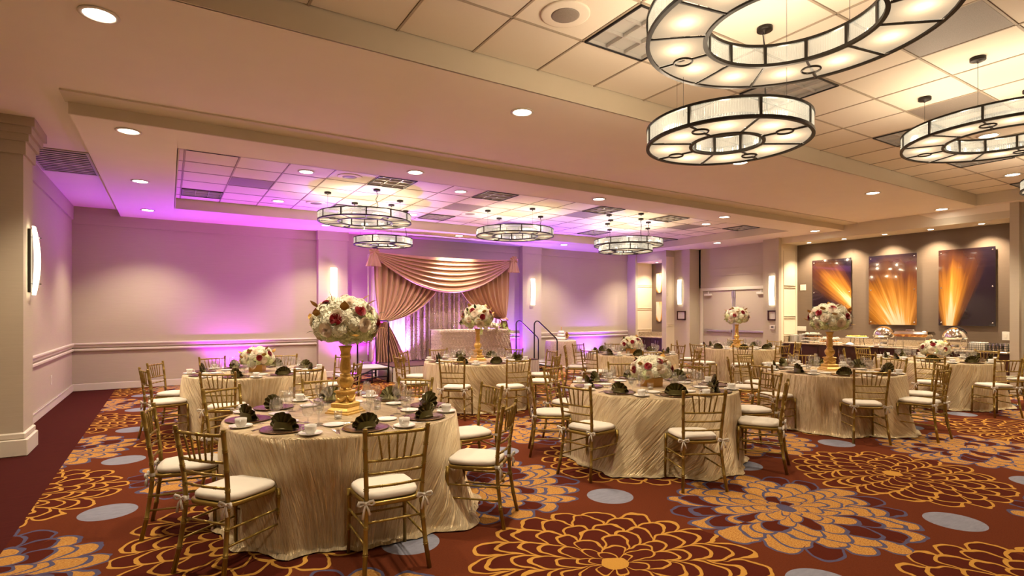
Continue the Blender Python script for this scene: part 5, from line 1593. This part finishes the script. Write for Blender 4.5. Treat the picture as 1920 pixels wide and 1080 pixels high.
# cake table
ck = (10.15, 13.45)
t = thing('cake_table', 'small round cake table near the back wall', 'table', (*ck, 0))
MB().lathe([(0, .74), (.44, .74), (.45, .75), (.44, .762), (0, .762)], 36).build('tabletop', M['wood'], t)
MB().tube([(0, 0, 0), (0, 0, .74)], .03, 10).build('leg', M['blacksteel'], t)
me = cloth_mesh(91, [], R=.46, H=.77); me.materials.clear(); me.materials.append(M['lace'])
tag(inst('tablecloth', me, None, (*ck, 0)), 'blush patterned lace tablecloth on the small cake table', 'tablecloth')
c_ = thing('wedding_cake', 'three-tier white wedding cake with dark ribbons and a gold flower', 'cake', (ck[0] + .0, ck[1] - .02, .77))
for i, (r_, z0, z1) in enumerate(((.17, .012, .11), (.125, .11, .20), (.085, .20, .29))):
    mb = MB().lathe([(0, z0), (r_, z0), (r_ + .002, z0 + .01), (r_, z1 - .012), (r_ - .008, z1 - .002), (0, z1)], 32).build('cake_tier', M['cake'], c_)
    MB().lathe([(r_ + .003, z0 + .004), (r_ + .004, z0 + .022), (r_ + .001, z0 + .023)], 32, cap=False).build('ribbon', M['napkin'], mb)
MB().lathe([(0, 0), (.20, 0), (.205, .005), (.20, .012), (0, .012)], 32).build('cake_board', M['china'], c_)
inst('sugar_flower', RO.mesh('sugar_flower', M['goldbox']), c_, (.10, -.13, .16), orient((.5, -1, .2)), 1.3)
MB().tube([(-.015, 0, .29), (0, 0, .37), (.015, 0, .29)], .006, 6).lathe([(0, -.02), (.02, 0), (0, .02)], 10, (0, 0, .385)).build('topper', M['goldbox'], c_)
tag(inst('dessert_plate', TW['bread'], None, (ck[0] + .29, ck[1] - .14, .77), 0, 1.1), 'white plate on the cake table beside the cake', 'plate')

# ================================================================== BUFFET
def roll_chafer(x, y, z, wd):
    t = thing('chafing_dish', 'round roll-top chrome chafing dish on the buffet, %s' % wd, 'chafing dish', (x, y, z), -pi / 2, 'chrome roll-top chafing dishes')
    R_ = .225
    MB().lathe([(0, .20), (.18, .20), (.21, .22), (.225, .255), (.23, .26), (.22, .262), (0, .262)], 36).build('pan', M['chrome'], t)
    def dome(u, v):
        a = 2 * pi * u; e = v * pi / 2; return (R_ * cos(a) * cos(e), R_ * sin(a) * cos(e), .265 + R_ * .92 * sin(e))
    MB().grid(dome, 40, 14, True, True).build('roll_top_lid', M['chrome'], t)
    MB().tube([(R_ * .99 * cos(a) , -R_ * .9 * 0 + 0.235 * 1 * 0 + R_ * 1.02 * sin(a) * 0 - .0, .27 + R_ * .96 * sin(a)) for a in [radians(20 + i * 10) for i in range(15)]], .006, 6).build('lid_handle', M['bronze'], t)
    for a in (pi / 4, 3 * pi / 4, 5 * pi / 4, 7 * pi / 4):
        MB().tube([(.20 * cos(a), .20 * sin(a), .23), (.225 * cos(a), .225 * sin(a), .10), (.19 * cos(a), .19 * sin(a), 0)], .008, 6).build('leg', M['chrome'], t)
    MB().tube([(.21 * cos(a), .21 * sin(a), .05) for a in [i * pi / 12 for i in range(24)]], .006, 6, closed=True).build('shelf_ring', M['chrome'], t)
    for sx in (-1, 1): MB().lathe([(0, 0), (.04, 0), (.042, .05), (.03, .06), (0, .062)], 16, (0, sx * .08, .04)).build('fuel_can', M['steel'], t)
roll_chafer(14.38, onx(1657, 600, 14.38)[0], CT, 'left one')
roll_chafer(14.38, onx(1791, 600, 14.38)[0], CT, 'right one')
yq = onx(1714, 600, 14.42)[0]
t = thing('chafing_dish', 'rectangular chrome chafing dish between the two domed ones', 'chafing dish', (14.42, yq, CT))
sqm = sqprof(MB(), [(.24, .24), (.27, .29), (.275, .30), (.27, .31), (.25, .36), (.22, .375)]); sqm.v = [(x * .75, y * 1.25, z) for x, y, z in sqm.v]; sqm.build('pan_and_lid', M['chrome'], t)
for sx in (-1, 1):
    for sy in (-1, 1): MB().tube([(sx * .17, sy * .29, .26), (sx * .18, sy * .30, 0)], .009, 6).build('leg', M['chrome'], t)
MB().tube([(-.20, -.08, .37), (-.20, -.08, .40), (-.20, .08, .40), (-.20, .08, .37)], .007, 6).build('lid_handle', M['chrome'], t)
MB().box((0, 0, .25), (.36, .62, .02), 0, .004).build('stand_shelf', M['chrome'], t)
# stacks of plates
pl_me = MB().lathe([(0, .004), (.08, .004), (.125, .014), (.127, .014), (.12, .006), (.08, 0), (0, 0)], 26).mesh('dinner_plate', M['china'])
for si, (u, n_) in enumerate(((1486, 13), (1502, 15))):
    yy = onx(u, 600, 14.45)[0]
    yy = min(yy, Ye - .16 - si * .27)
    for i in range(n_):
        o = tag(inst('dinner_plate', pl_me, None, (14.45 + random.uniform(-.003, .003), yy + random.uniform(-.003, .003), CT + i * .0145)),
                ('topmost white dinner plate of the %s stack on the buffet' if i == n_ - 1 else 'white dinner plate within the %s stack on the buffet') % ('left', 'right')[si], 'plate', 'dinner plates in the %s stack on the buffet' % ('left', 'right')[si])
# tiered stands with food
def food_bits(mat, n_, w_, d_, z, seed, s_=.022):
    r2 = random.Random(seed); mb = MB()
    for i in range(n_):
        x, y = r2.uniform(-w_, w_), r2.uniform(-d_, d_)
        mb.lathe([(0, 0), (s_, s_ * .3), (s_ * .9, s_ * .9), (0, s_ * 1.3)], 7, (x, y, z + r2.uniform(0, .01)), smooth=True)
    return mb.mesh('food', mat)
def stand(u, levels, lab):
    yy = onx(u, 600, 14.35)[0]
    t = thing('food_stand', lab, 'food stand', (14.35, yy, CT))
    top = max(z for z, *_ in levels)
    for z, wx, wy, mt, n_ in levels:
        tr_ = MB().box((0, 0, z), (wx * 2, wy * 2, .012), 0, .005).build('tray', M['china'], t)
        fo = inst('food', food_bits(M[mt], n_, wx * .8, wy * .85, z + .006, int(u + z * 100)), t); fo['kind'] = 'stuff'
    for sx in (-1, 1):
        for sy in (-1, 1):
            MB().tube([(sx * .08, sy * .10, top), (sx * .10, sy * .12, 0)], .006, 6).build('leg', M['bronze'], t)
stand(1522, [(.05, .13, .22, 'whitefood', 40), (.14, .11, .19, 'orangefood', 34), (.23, .11, .20, 'whitefood', 30)], 'three-tier stand of pastries and orange slices beside the plates')
stand(1556, [(.03, .13, .24, 'orangefood', 50), (.13, .12, .20, 'whitefood', 40)], 'two-tier stand of fruit and pastries behind the tall flowers')
stand(1607, [(.19, .15, .20, 'yellowfood', 70)], 'wire stand holding a plate of yellow fruit')
yy = onx(1594, 636, 14.2)[0]
t = thing('platter', 'low silver platter with folded white cloth on the buffet', 'platter', (14.2, yy, CT)); MB().lathe([(0, 0), (.14, .002), (.18, .012), (.0, .014)], 28).build('dish', M['chrome'], t)
MB().lathe([(0, .012), (.10, .012), (.07, .04), (.03, .06), (0, .062)], 9, smooth=False).build('cloth', M['china'], t)
tag(inst('serving_plate', pl_me, None, (14.17, onx(1647, 650, 14.17)[0], CT), 0, 1.1), 'white serving plate in front of the left domed chafing dish', 'plate')
# baskets of rolled cutlery / glass racks at the right end
for k_, u in enumerate((1835, 1874)):
    yy = onx(u, 600, 14.45)[0]
    t = thing('wire_basket', 'dark wire basket of %s at the right end of the buffet' % ('napkins, left one', 'silver parcels, right one')[k_], 'basket', (14.45, yy, CT))
    mb = MB()
    for z in (.01, .06, .11, .155):
        mb.tube([(.13, .15, z), (-.13, .15, z), (-.13, -.15, z), (.13, -.15, z)], .004, 5, closed=True, smooth=False)
    for i in range(9):
        y = -.15 + .3 * i / 8
        for x in (-.13, .13): mb.tube([(x, y, 0), (x, y, .155)], .003, 5)
    for i in range(7):
        x = -.13 + .26 * i / 6
        for y in (-.15, .15): mb.tube([(x, y, 0), (x, y, .155)], .003, 5)
    mb.build('wirework', M['bronze'], t)
    m2 = MB(); r2 = random.Random(k_)
    for i in range(5):
        for j in range(5): m2.lathe([(0, 0), (.02, 0), (.022, .10), (.018, .16), (0, .165)], 8, (-.10 + i * .05, -.12 + j * .06, .003), smooth=False)
    o = m2.build('contents', M['silver'] if k_ else M['china'], t); o['kind'] = 'stuff'
